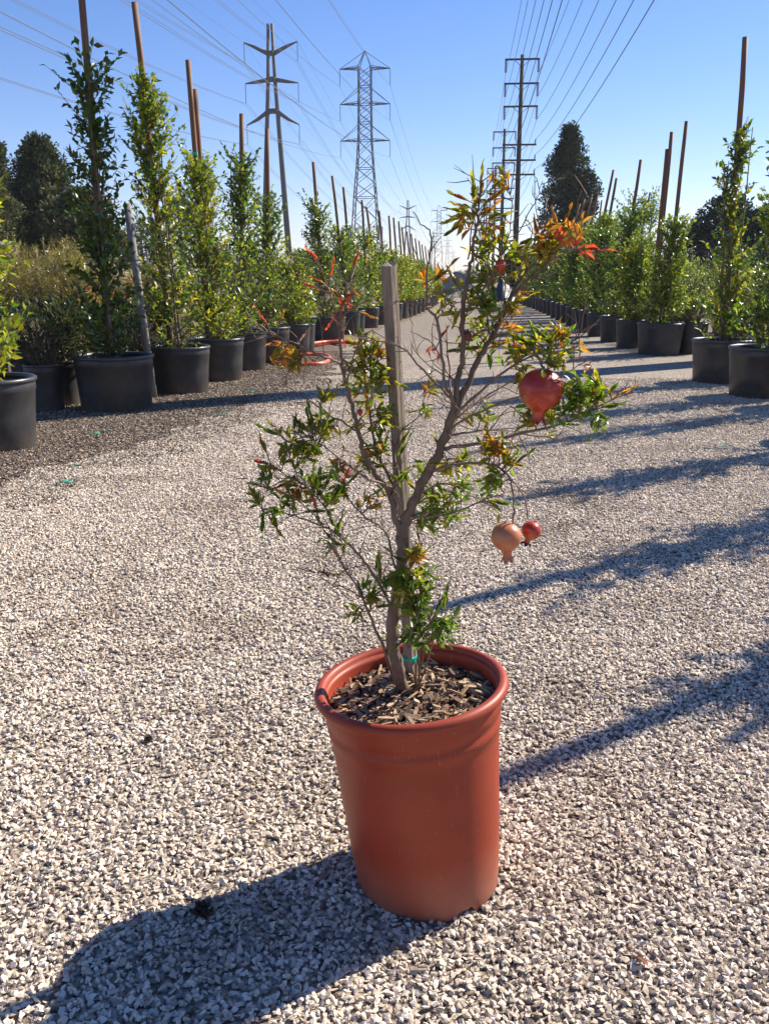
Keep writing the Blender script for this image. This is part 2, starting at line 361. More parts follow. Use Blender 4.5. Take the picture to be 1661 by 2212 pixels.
# crushed stone: each stone is real geometry, instanced over the near part of the drive
def gravel():
    mb = MB(); ys = np.arange(.45, 10.1, .12); V = []; F = []
    for i, y in enumerate(ys):
        xl = max(lb(y) + wob(y, 0) - .02 - .3 * abs(mnoise.noise(Vector((y * 6.3, 2, 0)))), -.52 * y - .35); xr = .52 * y + .35
        V += [(xl, y, .004), (xr, y, .004)]
        if i: F.append((2 * i - 2, 2 * i - 1, 2 * i + 1, 2 * i))
    mb.add(V, F); o = mb.build('gravel', M['pebble']); tag(o, 'pale crushed gravel stones covering the drive', 'gravel', kind='stuff')
    stones_modifier(o, 13200, 1500, 10.2, .0048, 1)
def stones_modifier(o, d0, d1, yfar, size, seed, rise=0.3):
    ng = bpy.data.node_groups.new('stones', 'GeometryNodeTree')
    ng.interface.new_socket('Geometry', in_out='INPUT', socket_type='NodeSocketGeometry')
    ng.interface.new_socket('Geometry', in_out='OUTPUT', socket_type='NodeSocketGeometry')
    N = ng.nodes.new; L = ng.links.new
    gi = N('NodeGroupInput'); go = N('NodeGroupOutput')
    pos = N('GeometryNodeInputPosition'); sx = N('ShaderNodeSeparateXYZ'); L(pos.outputs[0], sx.inputs[0])
    mr = N('ShaderNodeMapRange'); L(sx.outputs['Y'], mr.inputs[0])
    for i, v in zip((1, 2, 3, 4), (1.2, yfar, d0, d1)): mr.inputs[i].default_value = v
    dp = N('GeometryNodeDistributePointsOnFaces'); dp.distribute_method = 'RANDOM'; dp.inputs['Seed'].default_value = seed
    L(gi.outputs[0], dp.inputs['Mesh']); L(mr.outputs[0], dp.inputs['Density'])
    jn = N('GeometryNodeJoinGeometry')
    for k in range(7):
        ic = N('GeometryNodeMeshIcoSphere'); ic.inputs['Radius'].default_value = 1.0; ic.inputs['Subdivisions'].default_value = 1
        rv = N('FunctionNodeRandomValue'); rv.data_type = 'FLOAT_VECTOR'
        rv.inputs[0].default_value = (-.42, -.42, -.42); rv.inputs[1].default_value = (.42, .42, .42); rv.inputs['Seed'].default_value = k + 3
        sp = N('GeometryNodeSetPosition'); L(ic.outputs[0], sp.inputs['Geometry']); L(rv.outputs[0], sp.inputs['Offset'])
        ss = N('GeometryNodeSetShadeSmooth'); ss.inputs['Shade Smooth'].default_value = False; L(sp.outputs[0], ss.inputs[0])
        sm = N('GeometryNodeSetMaterial'); sm.inputs['Material'].default_value = o.data.materials[0]; L(ss.outputs[0], sm.inputs[0])
        gt = N('GeometryNodeGeometryToInstance'); L(sm.outputs[0], gt.inputs[0]); L(gt.outputs[0], jn.inputs[0])
    io = N('GeometryNodeInstanceOnPoints'); L(dp.outputs['Points'], io.inputs['Points']); L(jn.outputs[0], io.inputs['Instance'])
    io.inputs['Pick Instance'].default_value = True
    ri = N('FunctionNodeRandomValue'); ri.data_type = 'INT'; ri.inputs[4].default_value = 0; ri.inputs[5].default_value = 6; ri.inputs['Seed'].default_value = 21
    L(ri.outputs[2], io.inputs['Instance Index'])
    rr = N('FunctionNodeRandomValue'); rr.data_type = 'FLOAT_VECTOR'; rr.inputs[0].default_value = (-.7, -.7, 0); rr.inputs[1].default_value = (.7, .7, 6.28)
    L(rr.outputs[0], io.inputs['Rotation'])
    rs = N('FunctionNodeRandomValue'); rs.data_type = 'FLOAT_VECTOR'; rs.inputs[0].default_value = (size * .5, size * .45, size * .3); rs.inputs[1].default_value = (size * 1.85, size * 1.4, size * .95); rs.inputs['Seed'].default_value = 5
    m2 = N('ShaderNodeMapRange'); L(sx.outputs['Y'], m2.inputs[0])
    for i, v in zip((1, 2, 3, 4), (1.2, yfar, 1.0, 1.2)): m2.inputs[i].default_value = v
    vm = N('ShaderNodeVectorMath'); vm.operation = 'SCALE'; L(rs.outputs[0], vm.inputs[0]); L(m2.outputs[0], vm.inputs['Scale'])
    L(vm.outputs[0], io.inputs['Scale'])
    tr = N('GeometryNodeTranslateInstances'); rz = N('FunctionNodeRandomValue'); rz.data_type = 'FLOAT_VECTOR'
    rz.inputs[0].default_value = (0, 0, 0); rz.inputs[1].default_value = (0, 0, size * (1 + rise)); rz.inputs['Seed'].default_value = 9
    L(io.outputs[0], tr.inputs['Instances']); L(rz.outputs[0], tr.inputs['Translation']); tr.inputs['Local Space'].default_value = False
    L(tr.outputs[0], go.inputs[0])
    md = o.modifiers.new('stones', 'NODES'); md.node_group = ng
gravel()

# bark litter and loose stones on the dirt along the left row
def litter():
    mb = MB()
    for i in range(9500):
        y = rnd(3.6, 13.5); x0 = lb(y); x = x0 - abs(random.gauss(0, .55)) + .12
        if x < -.5 * y - .2: continue
        s = rnd(.004, .0125); rot = Euler((rnd(-.5, .5), rnd(-.5, .5), rnd(0, 6.3))).to_matrix()
        c = random.choice([(.17, .11, .07), (.24, .175, .12), (.12, .08, .055), (.46, .39, .31), (.36, .29, .22)])
        mb.box((x, y, .004 + s * .15), (s * rnd(1, 2.6), s * .9, s * .5), rot, jit(c))
    m, t, b = new_mat('litter'); a = t.nodes.new('ShaderNodeAttribute'); a.attribute_name = 'tint'
    t.links.new(a.outputs['Color'], b.inputs['Base Color']); b.inputs['Roughness'].default_value = .9; M['tinted'] = m
    tag(mb.build('bark_litter', m), 'brown bark litter and loose stones on the dirt beside the drive', 'litter', kind='stuff')
litter()
def dirt_stones():
    mb = MB(); ys = np.arange(3.4, 14, .08); V = []; F = []
    for i, y in enumerate(ys):
        V += [(max(lb(y) - 2.2, -.5 * y - .3), y, .001), (lb(y) + wob(y, 0) + .3 + .5 * mnoise.noise(Vector((y * 3.1, 7, 0))), y, .007)]
        if i: F.append((2 * i - 2, 2 * i - 1, 2 * i + 1, 2 * i))
    m, t, b = new_mat('dirty_stones'); oi = t.nodes.new('ShaderNodeObjectInfo')
    t.links.new(ramp(t, oi.outputs['Random'], [(0, (.09, .06, .04)), (.45, (.20, .15, .11)), (.8, (.30, .24, .18)), (1, (.50, .42, .33))]), b.inputs['Base Color']); b.inputs['Roughness'].default_value = .9
    mb.add(V, F); o = mb.build('dirt_stones', m); tag(o, 'brown stones and crumbs strewn over the dirt strip in front of the ficus row', 'stones', kind='stuff')
    stones_modifier(o, 3000, 2200, 14, .0058, 4, 0)
dirt_stones()

# ------------------------------------------------------------------ black pots and ficus trees
def black_pot(parent, r, h, soil=True):
    mb = MB(); seg = 44
    rb = r * .86; rn = r * .955
    mb.lathe([(0, .012), (rb * .9, .012), (rb * .98, 0), (rb, .006), (rb + (rn - rb) * .45, h * .45), (rn * .992, h * .80), (rn * 1.008, h * .815), (rn, h * .97), (rn * .97, h * .985), (rn * .93, h * .8)], seg)
    p = mb.build('pot', M['blackpot'], parent, True)
    q = MB(); q.lathe([(rn * .985, h * .93), (r * .985, h * .935), (r, h * .955), (r * .995, h * .985), (r * .96, h), (rn * .95, h * .99), (rn * .94, h * .95)], seg)
    q.build('rim', M['blackrim'], p, True)
    if soil:
        s = MB(); s.lathe([(0, h * .90), (rn * .6, h * .905), (rn * .955, h * .885)], 24); s.build('soil', M['soil'], parent, True)
    return p

def lerp(a, b, t): return a + (b - a) * t
def ficus(label, group, loc, pr, ph, stakes, z1, r0, r1, cols, nb=120, lpb=12, LL=.055, singles=0, lean=(0, 0), name='potted_ficus', ties=2, z0=None, bias=(0, 0)):
    t = empty(name, loc, 0); tag(t, label, 'potted tree', group)
    black_pot(t, pr, ph)
    z0 = z0 if z0 is not None else ph * 1.0
    nb = int(nb * 1.75); r0 *= 1.12; r1 *= 1.2; LL *= 1.18
    for k, (bx, by, tx, ty, tz, rad) in enumerate(stakes):
        sb = MB(); a = Vector((bx, by, ph * .3)); b = Vector((tx, ty, tz)); n = 7
        pts = [a.lerp(b, i / n) + Vector((rnd(-.004, .004), rnd(-.004, .004), 0)) for i in range(n + 1)]
        sb.tube(pts, [rad * (1.06 - .12 * i / n) for i in range(n + 1)], 9)
        st = sb.build('stake', M['stake'], t, True)
        if k == 0:
            for j in range(ties):
                u = rnd(.25, .78); p = a.lerp(b, u); dv = (b - a).normalized() * .016
                tb = MB(); tb.tube([p - dv, p + dv], rad * 1.18, 9); tb.build('tie_tape', M['tape'], st)
    axis = lambda z: Vector((lean[0] * (z - ph) / (z1 - ph), lean[1] * (z - ph) / (z1 - ph) - .05, z))
    tk = MB()
    for s in range(3):
        off = Vector((rnd(-.06, .06), rnd(-.08, .02), 0)); pts = []; rr = []
        for i in range(9):
            z = lerp(ph * .85, z1 * (.98 if s == 0 else rnd(.7, .9)), i / 8)
            p = axis(z) + off * (1 + 1.2 * i / 8) + Vector((rnd(-.015, .015), rnd(-.015, .015), 0)); pts.append(p); rr.append(lerp(.014, .004, i / 8))
        tk.tube(pts, rr, 6)
    tk.build('trunk', M['trunk'], t, True)
    lv = Leaves(); tw = MB()
    for k in range(nb):
        u = random.random() ** 1.05; z = lerp(z0, z1, u); rad = lerp(r0, r1, u) * (1 + .35 * math.sin(u * 17 + loc[0] * 9) * .6)
        az = rnd(0, 2 * math.pi); p = axis(z - .12) + Vector((rnd(-.03, .03), rnd(-.03, .03), 0))
        out = Vector((math.cos(az) + bias[0], math.sin(az) + bias[1], rnd(.35, 1.25))).normalized(); ln = rad * rnd(.65, 1.25)
        q1 = p + out * ln * .5 + rvec(.012); q2 = p + out * ln + Vector((0, 0, .06)) + rvec(.015)
        if q2.z < ph * .97: q2.z = ph * .97 + rnd(0, .05)
        if q1.z < ph * .95: q1.z = ph * .95
        tw.tube([p, q1, q2], [.0045, .0032, .0015], 3, False)
        c0 = random.choice(cols)
        for j in range(lpb):
            f = (j + rnd(.1, .9)) / lpb; f = .15 + .85 * f
            b = p.lerp(q1, f * 2) if f < .5 else q1.lerp(q2, f * 2 - 1)
            dr = (out * .55 + rvec(.55)); dr.z += .15
            nn = Vector((0, 0, 1)) + rvec(.55)
            L = LL * rnd(.7, 1.2)
            lv.add(b, dr, nn, L, L * rnd(.46, .6), jit(c0 if random.random() < .75 else random.choice(cols), .3))
    tw.build('branches', M['trunk'], t)
    lv.build('foliage', M['ficus'], t, 'oval', singles)
    return t
def pot_spot(x, y, r):
    p = ground_at(x, y); return Vector((p.x * (p.y + r) / p.y, p.y + r, 0))
def stake_to(loc, bx, by, X, Y_, rad=.029):
    """stake from (bx,by) in the pot to a top seen at print (X, Y_)"""
    tp = at(X, Y_, loc.y + by); return (bx, by, tp.x - loc.x, by, tp.z, rad)
GREEN = [DK, DK, MD, MD, YG]; SUNNY = [MD, MD, YG, YG, YL]; MIX = [DK, MD, MD, YG]
def lean_of(st, z1): f = (z1) / st[4]; return ((st[2] - st[0]) * f + st[0], st[1])

left = []
def left_tree(label, x, y, r, h, st, ytop, r0, r1, cols, nb, lpb, LL, singles=0, extra=(), ties=2, group='potted ficus trees in the row by the hose', z0=None, bias=(0, 0)):
    loc = pot_spot(x, y, r); s0 = stake_to(loc, *st) if st else None
    z1 = at(x, ytop, loc.y).z
    stakes = ([s0] if s0 else []) + [stake_to(loc, *e) for e in extra]
    ln = lean_of(s0, z1) if s0 else (0, 0)
    return ficus(label, group, loc, r, h, stakes, z1, r0, r1, cols, nb, lpb, LL, singles, ln, ties=ties, z0=z0, bias=bias)
left_tree('yellow-green ficus in the dusty black pot beside a narrow pot of dark shrub', -14, 985, .33, .47, None, 250, .35, .18, [YG, YG, MD, YL], 110, 11, .062, 150)
left_tree('dark green ficus with a tall brown stake in the widest scuffed black pot', 255, 895, .345, .47, (-.03, .02, 176, -20), 150, .31, .22, [DK, DK, DK, MD], 105, 11, .062, 220, ties=2)
left_tree('ficus with yellow tips and a round-topped stake beside the widest scuffed pot', 392, 855, .315, .46, (-.06, .02, 291, 5), 165, .40, .16, SUNNY + [DK], 170, 12, .055, 200)
left_tree('bushy bright ficus with a pair of brown stakes behind it', 474, 827, .30, .47, (-.1, .03, 407, 130), 330, .46, .2, SUNNY, 180, 12, .052, 160, extra=[(-.05, .1, 421, 193), (.0, .14, 437, 345)])
left_tree('slim dark ficus in a black pot with a dented side', 535, 803, .26, .47, (-.05, .02, 522, 246), 340, .42, .17, MIX, 150, 11, .052, 120)
left_tree('ficus in a shaded black pot, its stake against the tubular tower leg', 582, 787, .30, .48, (0, .05, 577, 278), 420, .42, .17, MIX + [YG], 130, 11, .052, 60)
left_tree('low yellow-green ficus without a stake beside the orange hose', 634, 772, .27, .47, None, 560, .44, .3, SUNNY, 110, 12, .052, 40)
left_tree('small ficus tucked in a narrow pot beside the coiled hose', 655, 765, .2, .44, None, 600, .3, .2, MIX, 60, 10, .052)
left_tree('dark slim ficus in the big smooth black pot behind the orange hose', 706, 745, .345, .46, (-.02, .05, 677, 350), 430, .40, .2, MIX, 140, 11, .055, 40)
LG = 'ficus row between the big smooth pot and the dirt mound'; LGL = 'staked ficus in a black pot in the row running toward the dirt mound'
rowL = [(754, 723, .25, 718, 380, 490), (768, 719, .22, 742, 404, 520), (796, 709, .26, 782, 432, 500), (822, 702, .25, 792, 447, 520), (838, 697, .24, 819, 455, 540), (852, 693, .24, 840, 466, 545), (865, 689, .24, 850, 470, 560), (876, 686, .24, 861, 478, 555), (886, 682, .24, 868, 490, 560), (896, 678, .24, 879, 500, 560), (905, 674, .24, 888, 505, 565), (913, 670, .24, 897, 515, 568), (920, 667, .24, 905, 520, 575), (927, 663, .24, 911, 528, 575), (933, 660, .24, 918, 532, 580), (938, 657, .24, 925, 540, 582)]
for (x, y, r, sx_, sy_, yt) in rowL:
    left_tree(LGL, x, y, r, .46, (0, .04, sx_, sy_), yt, .42, .24, SUNNY if random.random() < .6 else MIX, 80, 10, .065, group=LG, ties=1)

right_tree = left_tree
right_tree('dark-leaved ficus in a black pot with leaf shadows, next to the leaning thick stake', 1642, 866, .345, .48, None, 300, .32, .2, [DK, DK, MD, YG], 100, 11, .058, 100, group='potted ficus trees on the sunny side of the drive')
right_tree('ficus tied to the thickest stake, yellow leaves spilling over its black pot', 1553, 833, .335, .47, (.0, -.02, 1609, 80), 265, .29, .13, [MD, MD, YG, DK, YL], 105, 11, .056, 120, group='potted ficus trees on the sunny side of the drive')
right_tree('ficus with two tall stakes in a wide low black pot at the row end', 1421, 770, .345, .47, (.05, .0, 1482, 262), 470, .42, .16, MIX + [YG, YG], 170, 12, .055, 60, group='potted ficus trees on the sunny side of the drive', extra=[(-.02, .35, 1450, 285), (-.06, .38, 1441, 322)])
for i, (x, y, hz_, st) in enumerate([(3.78, 7.75, 2.4, 3.1), (3.35, 6.15, 2.3, 2.6), (3.3, 4.9, 2.5, 3.1), (3.25, 3.75, 2.3, 2.9)]):
    ficus('staked ficus in a black pot in the row continuing past the dark-leaved ficus', 'ficus row going on beside the drive', Vector((x, y, 0)), .33, .47, [(0, .03, .06, .03, st, .04)], hz_, .32, .17, [DK, MD, YG], 75, 10, .062, ties=1)
RGL = 'bushy green ficus in a black pot in the long unbroken hedge row'; RG = 'hedge row of potted ficus'
rowR = [(1358, 754, .24, None), (1323, 740, .26, (1384, 345)), (1291, 728, .24, None), (1270, 719, .23, (1331, 385)), (1253, 712, .23, (1325, 367)), (1239, 705, .23, None), (1226, 698, .23, (1291, 420)), (1214, 692, .23, (1278, 420)), (1203, 687, .23, None), (1193, 682, .23, (1262, 430)), (1184, 678, .23, (1252, 440)), (1175, 674, .23, None), (1167, 671, .23, None), (1160, 668, .23, None), (1153, 665, .23, None), (1147, 663, .23, None), (1141, 661, .23, None), (1136, 659, .23, None), (1131, 657, .23, None)]
for i, (x, y, r, st) in enumerate(rowR):
    dense = 150 if i < 6 else 125
    right_tree(RGL, x, y, r, .46, (0.05, .12, *st) if st else None, [530, 455, 500, 462, 475, 500][i] if i < 6 else 505 + (i - 6) * 4, .42, .24, [MD, MD, DK, YG, MD] if i % 3 else SUNNY, dense, 11, .062, group=RG, ties=1)
# second row, half a step behind, taller
for i in range(3, 13):
    y = 14.6 + i * 2.05; p = Vector((2.85 + .077 * y + 1.15 + .3, y, 0))
    ht = rnd(2.5, 3.0) if i > 0 else 1.9
    ficus('taller ficus in the second line of pots behind the long hedge row', 'second line of ficus behind the hedge row', p, .24, .46, [(0, .05, rnd(.2, .5), .05, rnd(3.0, 3.5), .028)] if i % 3 == 1 else [], ht, .5, .3, [MD, DK, MD, YG], 125, 11, .066, 0, ties=1)

# ------------------------------------------------------------------ shrubs
def bush(name, label, cat, group, loc, h, r, nb, lpb, LL, cols, form='dome', pot=None, mat='bush', tpl='oval', ratio=.5, trunkcol='trunk'):
    t = empty(name, loc); tag(t, label, cat, group); z0 = 0.02
    if pot: black_pot(t, *pot); z0 = pot[1] * .9
    lv = Leaves(); tw = MB()
    for k in range(nb):
        az = rnd(0, 2 * math.pi)
        if form == 'dome':
            el = math.asin(rnd(.05, 1)); rr_ = rnd(.72, 1.05)
            tip = Vector((math.cos(az) * math.cos(el) * r * rr_, math.sin(az) * math.cos(el) * r * rr_, z0 + (h - z0) * (.12 + .88 * math.sin(el) * rr_)))
        else:
            sp = rnd(.1, 1.0); tip = Vector((math.cos(az) * r * sp, math.sin(az) * r * sp, h * rnd(.35, 1.05) * (1 - .35 * sp * sp)))
        p0 = Vector((rnd(-.06, .06) * r * 4, rnd(-.06, .06) * r * 4, z0)); mid = p0.lerp(tip, .55) + Vector((0, 0, .08 * h)) + rvec(.03 * r)
        tw.tube([p0, mid, tip], [.006, .004, .0015], 3, False)
        c0 = random.choice(cols); dr0 = (tip - mid).normalized()
        for j in range(lpb):
            f = rnd(.25, 1.0) if form != 'dome' else rnd(.45, 1.0)
            b = mid.lerp(tip, f) + rvec(LL * .5); dr = dr0 * .7 + rvec(.5); L = LL * rnd(.65, 1.25)
            lv.add(b, dr, Vector((0, 0, 1)) + rvec(.6), L, L * ratio, jit(c0, .3))
    tw.build('branches', M[trunkcol], t); lv.build('foliage', M[mat], t, tpl)
    return t
DG = [(.03, .055, .015), (.045, .075, .02), (.07, .085, .025), (.13, .12, .035)]
# dark glossy shrubs in small pots behind the widest pot
for (x, y, lab) in [(104, 891, 'dark glossy shrub in a narrow black pot beside the dusty pot at the dirt strip'), (142, 878, 'dark glossy shrub in a grey-lit black pot with dry twigs at its rim'), (178, 868, 'dark glossy shrub in a black pot half hidden by the widest scuffed pot')]:
    loc = pot_spot(x, y, .16); bush('potted_shrub', lab, 'potted shrub', 'dark glossy shrubs in black pots', loc, .92, .38, 110, 13, .045, DG, pot=(.17, .4))
for i in range(9):
    x = -4.9 + (i % 5) * .62 + rnd(-.08, .08); y = 8.9 + (i // 5) * .8 + rnd(-.1, .1)
    bush('potted_shrub', 'dark glossy shrub in a black pot massed between the front pots and the blue-green rows', 'potted shrub', 'dark glossy shrubs massed behind the front row', (x, y, 0), .95, .40, 90, 12, .05, DG, pot=(.17, .4))
# blue-green upright plants in a bed
def bluegreen():
    lv = Leaves()
    for i in range(5200):
        x = rnd(-8.0, -4.2); y = rnd(12.4, 16.5); h = rnd(.35, .75)
        lv.add((x, y, rnd(0, h * .6)), (rnd(-.2, .2), rnd(-.2, .2), 1), rvec(1), h * .55, .03, jit(random.choice([(.035, .10, .065), (.05, .13, .085), (.03, .075, .04)]), .3))
    o = lv.build('bluegreen_plants', M['bush'], None, 'blade'); tag(o, 'dense bed of upright blue-green plants behind the dark glossy shrubs', 'ground cover', kind='stuff')
bluegreen()
OL = [(.27, .23, .045), (.20, .175, .04), (.34, .28, .06), (.16, .145, .05)]
for i, (x, y, hh, r) in enumerate([(-9.6, 19.5, 1.75, 1.3), (-8.1, 19.0, 1.95, 1.3), (-6.7, 19.6, 1.8, 1.2), (-7.4, 21.5, 2.1, 1.4), (-9.3, 22.3, 2.0, 1.4), (-5.4, 20.5, 1.3, 1.0), (-5.9, 22.8, 1.5, 1.2), (-11.3, 21.5, 1.9, 1.3)]):
    bush('wispy_shrub', 'wispy olive-yellow shrub on the slope below the dark pines', 'shrub', 'olive-yellow shrubs below the pines', (x, y, 0), hh, r, 330, 22, .085, OL, 'wispy', None, 'bush', 'blade', .26)
OR = [(.30, .12, .03), (.38, .22, .03), (.22, .16, .03), (.28, .07, .03)]
for i, (x, y, hh, r) in enumerate([(-5.0, 15.8, 1.15, .6), (-4.4, 17.0, 1.2, .6), (-4.9, 18.5, 1.3, .7), (-4.0, 19.2, 1.1, .6)]):
    bush('autumn_shrub', 'orange and red tinged shrub seen between the ficus trunks by the grey post', 'shrub', 'orange tinged shrubs', (x, y, 0), hh, r, 90, 12, .055, OR)
for i, (x, y, hh, r) in enumerate([(-2.6, 19.5, 1.0, .7), (-3.2, 21.0, 1.15, .8), (-2.2, 22.5, 1.2, .8), (-2.6, 25, 1.2, .9), (-1.5, 27, 1.2, .9)]):
    bush('golden_shrub', 'low golden-green rounded shrub in front of the angled tower leg', 'shrub', 'golden shrubs behind the ficus row', (x, y, 0), hh, r, 90, 12, .06, [(.32, .24, .03), (.24, .2, .03), (.16, .17, .03)])
for i, (x, y, hh) in enumerate([(-3.6, 13.8, .95), (-3.2, 15.2, 1.0), (-3.9, 12.2, .9), (-2.9, 16.6, 1.0), (-3.5, 10.8, .9)]):
    bush('leafy_shrub', 'mid green leafy shrub crowded behind the ficus row', 'shrub', 'green shrubs behind the ficus row', (x, y, 0), hh, .6, 90, 12, .055, [MD, DK, YG])
# pale green shrubs in pots on the right
PG = [(.26, .32, .11), (.19, .25, .08), (.31, .35, .12), (.12, .17, .05)]
for i in range(20):
    y = 14.7 + (i // 5) * 1.45 + rnd(-.15, .15); x = .322 * y + (i % 5) * .82 + .1 + rnd(-.1, .1); y -= (i % 5) * .2
    if math.hypot(x - 6.25, y - 13.2) < .75: continue
    bush('potted_shrub', 'pale fine-leaved shrub in a black pot between the thickest stake and the dark fence', 'potted shrub', 'pale fine-leaved shrubs', (x, y, 0), rnd(1.35, 1.7), .56, 150, 13, .042, PG, pot=(.2, .42))
for i, (x, y) in enumerate([(1488, 766), (1650, 830)]):
    loc = pot_spot(x, y, .25); bush('potted_shrub', ['low green shrub in a black pot shaded by the wide low pot', 'low green shrub in a black pot behind the thickest stake'][i], 'potted shrub', None, loc, .95, .38, 70, 11, .05, [MD, DK, YG], pot=(.25, .46))

# ------------------------------------------------------------------ big trees in the background
PN = [(.035, .056, .026), (.065, .09, .04), (.12, .13, .055), (.19, .18, .08)]
def pine(label, loc, h, rad, ncl, cols=PN, shape='cone', group=None, name='pine_tree', gap=.5, size=1.0, trunk_r=.18, z0f=.12):
    t = empty(name, loc); tag(t, label, 'tree', group)
    tk = MB(); pts = [Vector((rnd(-.1, .1), rnd(-.1, .1), h * i / 8)) for i in range(9)]
    tk.tube(pts, [lerp(trunk_r, .03, i / 8) for i in range(9)], 8)
    lv = Leaves()
    for k in range(ncl):
        u = random.random() ** .85; z = h * lerp(z0f, .99, u)
        az = rnd(0, 2 * math.pi); f = random.random() ** .4
        if shape == 'cone': rr_ = rad * (1 - u) ** .6 * (.8 + 1.05 * mnoise.noise(Vector((math.cos(az) * 1.3, math.sin(az) * 1.3 + loc[0], u * 7))))
        elif shape == 'flame': rr_ = rad * (math.sin(min(1, u * 1.15 + .18) * math.pi) ** .6 if u < .85 else .35 * (1 - u) / .15 + .1) * (.85 + .25 * math.sin(u * 19 + loc[0]))
        else: rr_ = rad * math.sqrt(max(.02, 1 - (2 * u - 1) ** 2))
        c = Vector((math.cos(az) * rr_ * f, math.sin(az) * rr_ * f, z))
        if k % 3 == 0: tk.tube([Vector((0, 0, max(0.3, z - .5 * rr_ * f))), c * .6 + Vector((0, 0, z * .4 - .15)), c], [.05, .03, .012], 4, False)
        cs = rnd(.22, .62) * size * (.6 + .4 * rad / 2); cc = cols[min(len(cols) - 1, int(abs(random.gauss(0, .42)) * len(cols)))]
        for j in range(46):
            o = rvec(1); o.normalize(); o *= cs * random.random() ** .5; o.z *= .75
            d = o + Vector((0, 0, .3 * cs)) + rvec(.2 * cs)
            lv.add(c + o, d, rvec(1), .22 * size * rnd(.6, 1.2), .10 * size, jit(cc, .35))
    tk.build('trunk', M['trunk'], t, True); lv.build('crown', M['needle'], t, 'tuft'); return t
def bg_pos(x, Y): return Vector(((x - 830.5) / 1965.0 * Y, Y, 0))
def top_h(y, Y): return at(830.5, y, Y).z
pine('tall dark pine with a pointed top standing over the olive-yellow shrubs', bg_pos(112, 46), top_h(300, 46), 2.5, 460)
pine('narrow dark pine beside the taller pointed pine', bg_pos(18, 50), top_h(312, 50), 1.5, 260)
pine('spreading olive-green pine reaching behind the tall brown stake', bg_pos(190, 44), top_h(415, 44), 2.0, 230, cols=PN[1:] + [(.085, .085, .04)], shape='round')
pine('shaggy pine at the white roof, lower than its neighbours', bg_pos(-10, 42), top_h(400, 42), 1.6, 150, shape='round', cols=PN[1:])
pine('dark round tree beside the street lamp', bg_pos(312, 85), top_h(486, 85), 2.6, 110, shape='round')
pine('dark tree mass behind the yellow-tipped ficus', bg_pos(395, 80), top_h(430, 80), 2.6, 120, shape='round', cols=PN[:3])
pine('tall dark pine with a gap in its crown above the hedge row', bg_pos(1215, 62), top_h(276, 62), 2.15, 400, shape='cone', cols=PN[:3] + [(.05, .06, .03)])
pine('side bough of dark pine leaning out over the hedge row', bg_pos(1253, 62) , top_h(372, 62), .9, 80, shape='round', z0f=.62, cols=PN[:3], trunk_r=.1)
BLG = [(.018, .03, .024), (.026, .04, .03), (.036, .05, .036)]
pine('dark blue-green tree rising behind the black fence', bg_pos(1560, 52), top_h(432, 52), 2.1, 200, shape='round', cols=BLG)
pine('low dark tree at the far end of the black fence', bg_pos(1500, 54), top_h(492, 54), 1.0, 70, shape='round', cols=BLG)
pine('dark tree behind the dark-leaved ficus by the fence', bg_pos(1655, 50), top_h(455, 50), 1.8, 120, shape='round', cols=BLG)
for i, (x, Y, yt, r) in enumerate([(1120, 70, 540, 1.1), (1150, 66, 535, 1.2), (1185, 60, 525, 1.3), (1100, 90, 560, 1.4), (1340, 60, 520, 2.0), (1400, 62, 535, 1.6), (1290, 70, 530, 1.8)]):
    pine('dark rounded tree crowded behind the far hedge row', bg_pos(x, Y), top_h(yt, Y), r, 60, shape='round', group='dark trees behind the hedge row', name='background_tree', cols=BLG + PN[:2])
for i, (x, Y, yt, r) in enumerate([(655, 120, 545, 2.5), (690, 130, 548, 3.0), (735, 140, 540, 3.0), (520, 120, 560, 2.5), (780, 150, 560, 3), (830, 190, 572, 4), (880, 220, 580, 4), (470, 100, 545, 2.0), (250, 100, 520, 3), (1010, 260, 588, 5), (935, 300, 592, 4)]):
    pine('grey-green tree in the distance behind the ficus row', bg_pos(x, Y), top_h(yt, Y), r, 55, shape='round', group='distant trees behind the ficus row', name='background_tree', cols=[(.04, .06, .04), (.05, .07, .05), (.035, .05, .035)], size=1.7)
def palm(label, loc, h):
    t = empty('palm_tree', loc); tag(t, label, 'palm', 'palms beyond the golden shrubs')
    tk = MB(); tk.tube([(0, 0, 0), (.05, 0, h * .5), (0, 0, h)], [.28, .22, .2], 8); tk.build('trunk', M['trunk'], t, True)
    lv = Leaves(); fr = MB()
    for k in range(26):
        az = rnd(0, 6.28); el = rnd(-.3, 1.3); L = 2.2; pts = []
        for i in range(6):
            u = i / 5; pts.append(Vector((math.cos(az) * math.cos(el) * L * u, math.sin(az) * math.cos(el) * L * u, h + math.sin(el) * L * u - .9 * u * u)))
        fr.tube(pts, [.03, .025, .02, .015, .01, .006], 4, False)
        for i in range(1, 6):
            for q in range(7):
                p = pts[i - 1].lerp(pts[i], q / 7); dd = (pts[i] - pts[i - 1]).normalized(); sd = dd.cross(Vector((0, 0, 1)))
                for s in (-1, 1): lv.add(p, dd * .6 + sd * s * .8 + Vector((0, 0, -.25)), Vector((0, 0, 1)), .5, .05, jit((.07, .09, .05)))
    fr.build('frond_stems', M['trunk'], t); lv.build('crown', M['bush'], t, 'blade')
palm('palm with a shaggy grey-green crown beside the angled tower leg', bg_pos(545, 90), 3.6)
palm('palm with a grey-green crown between the angled tower and the lattice tower', bg_pos(690, 95), 3.2)
palm('low palm standing just behind the angled tower leg', bg_pos(655, 100), 2.6)

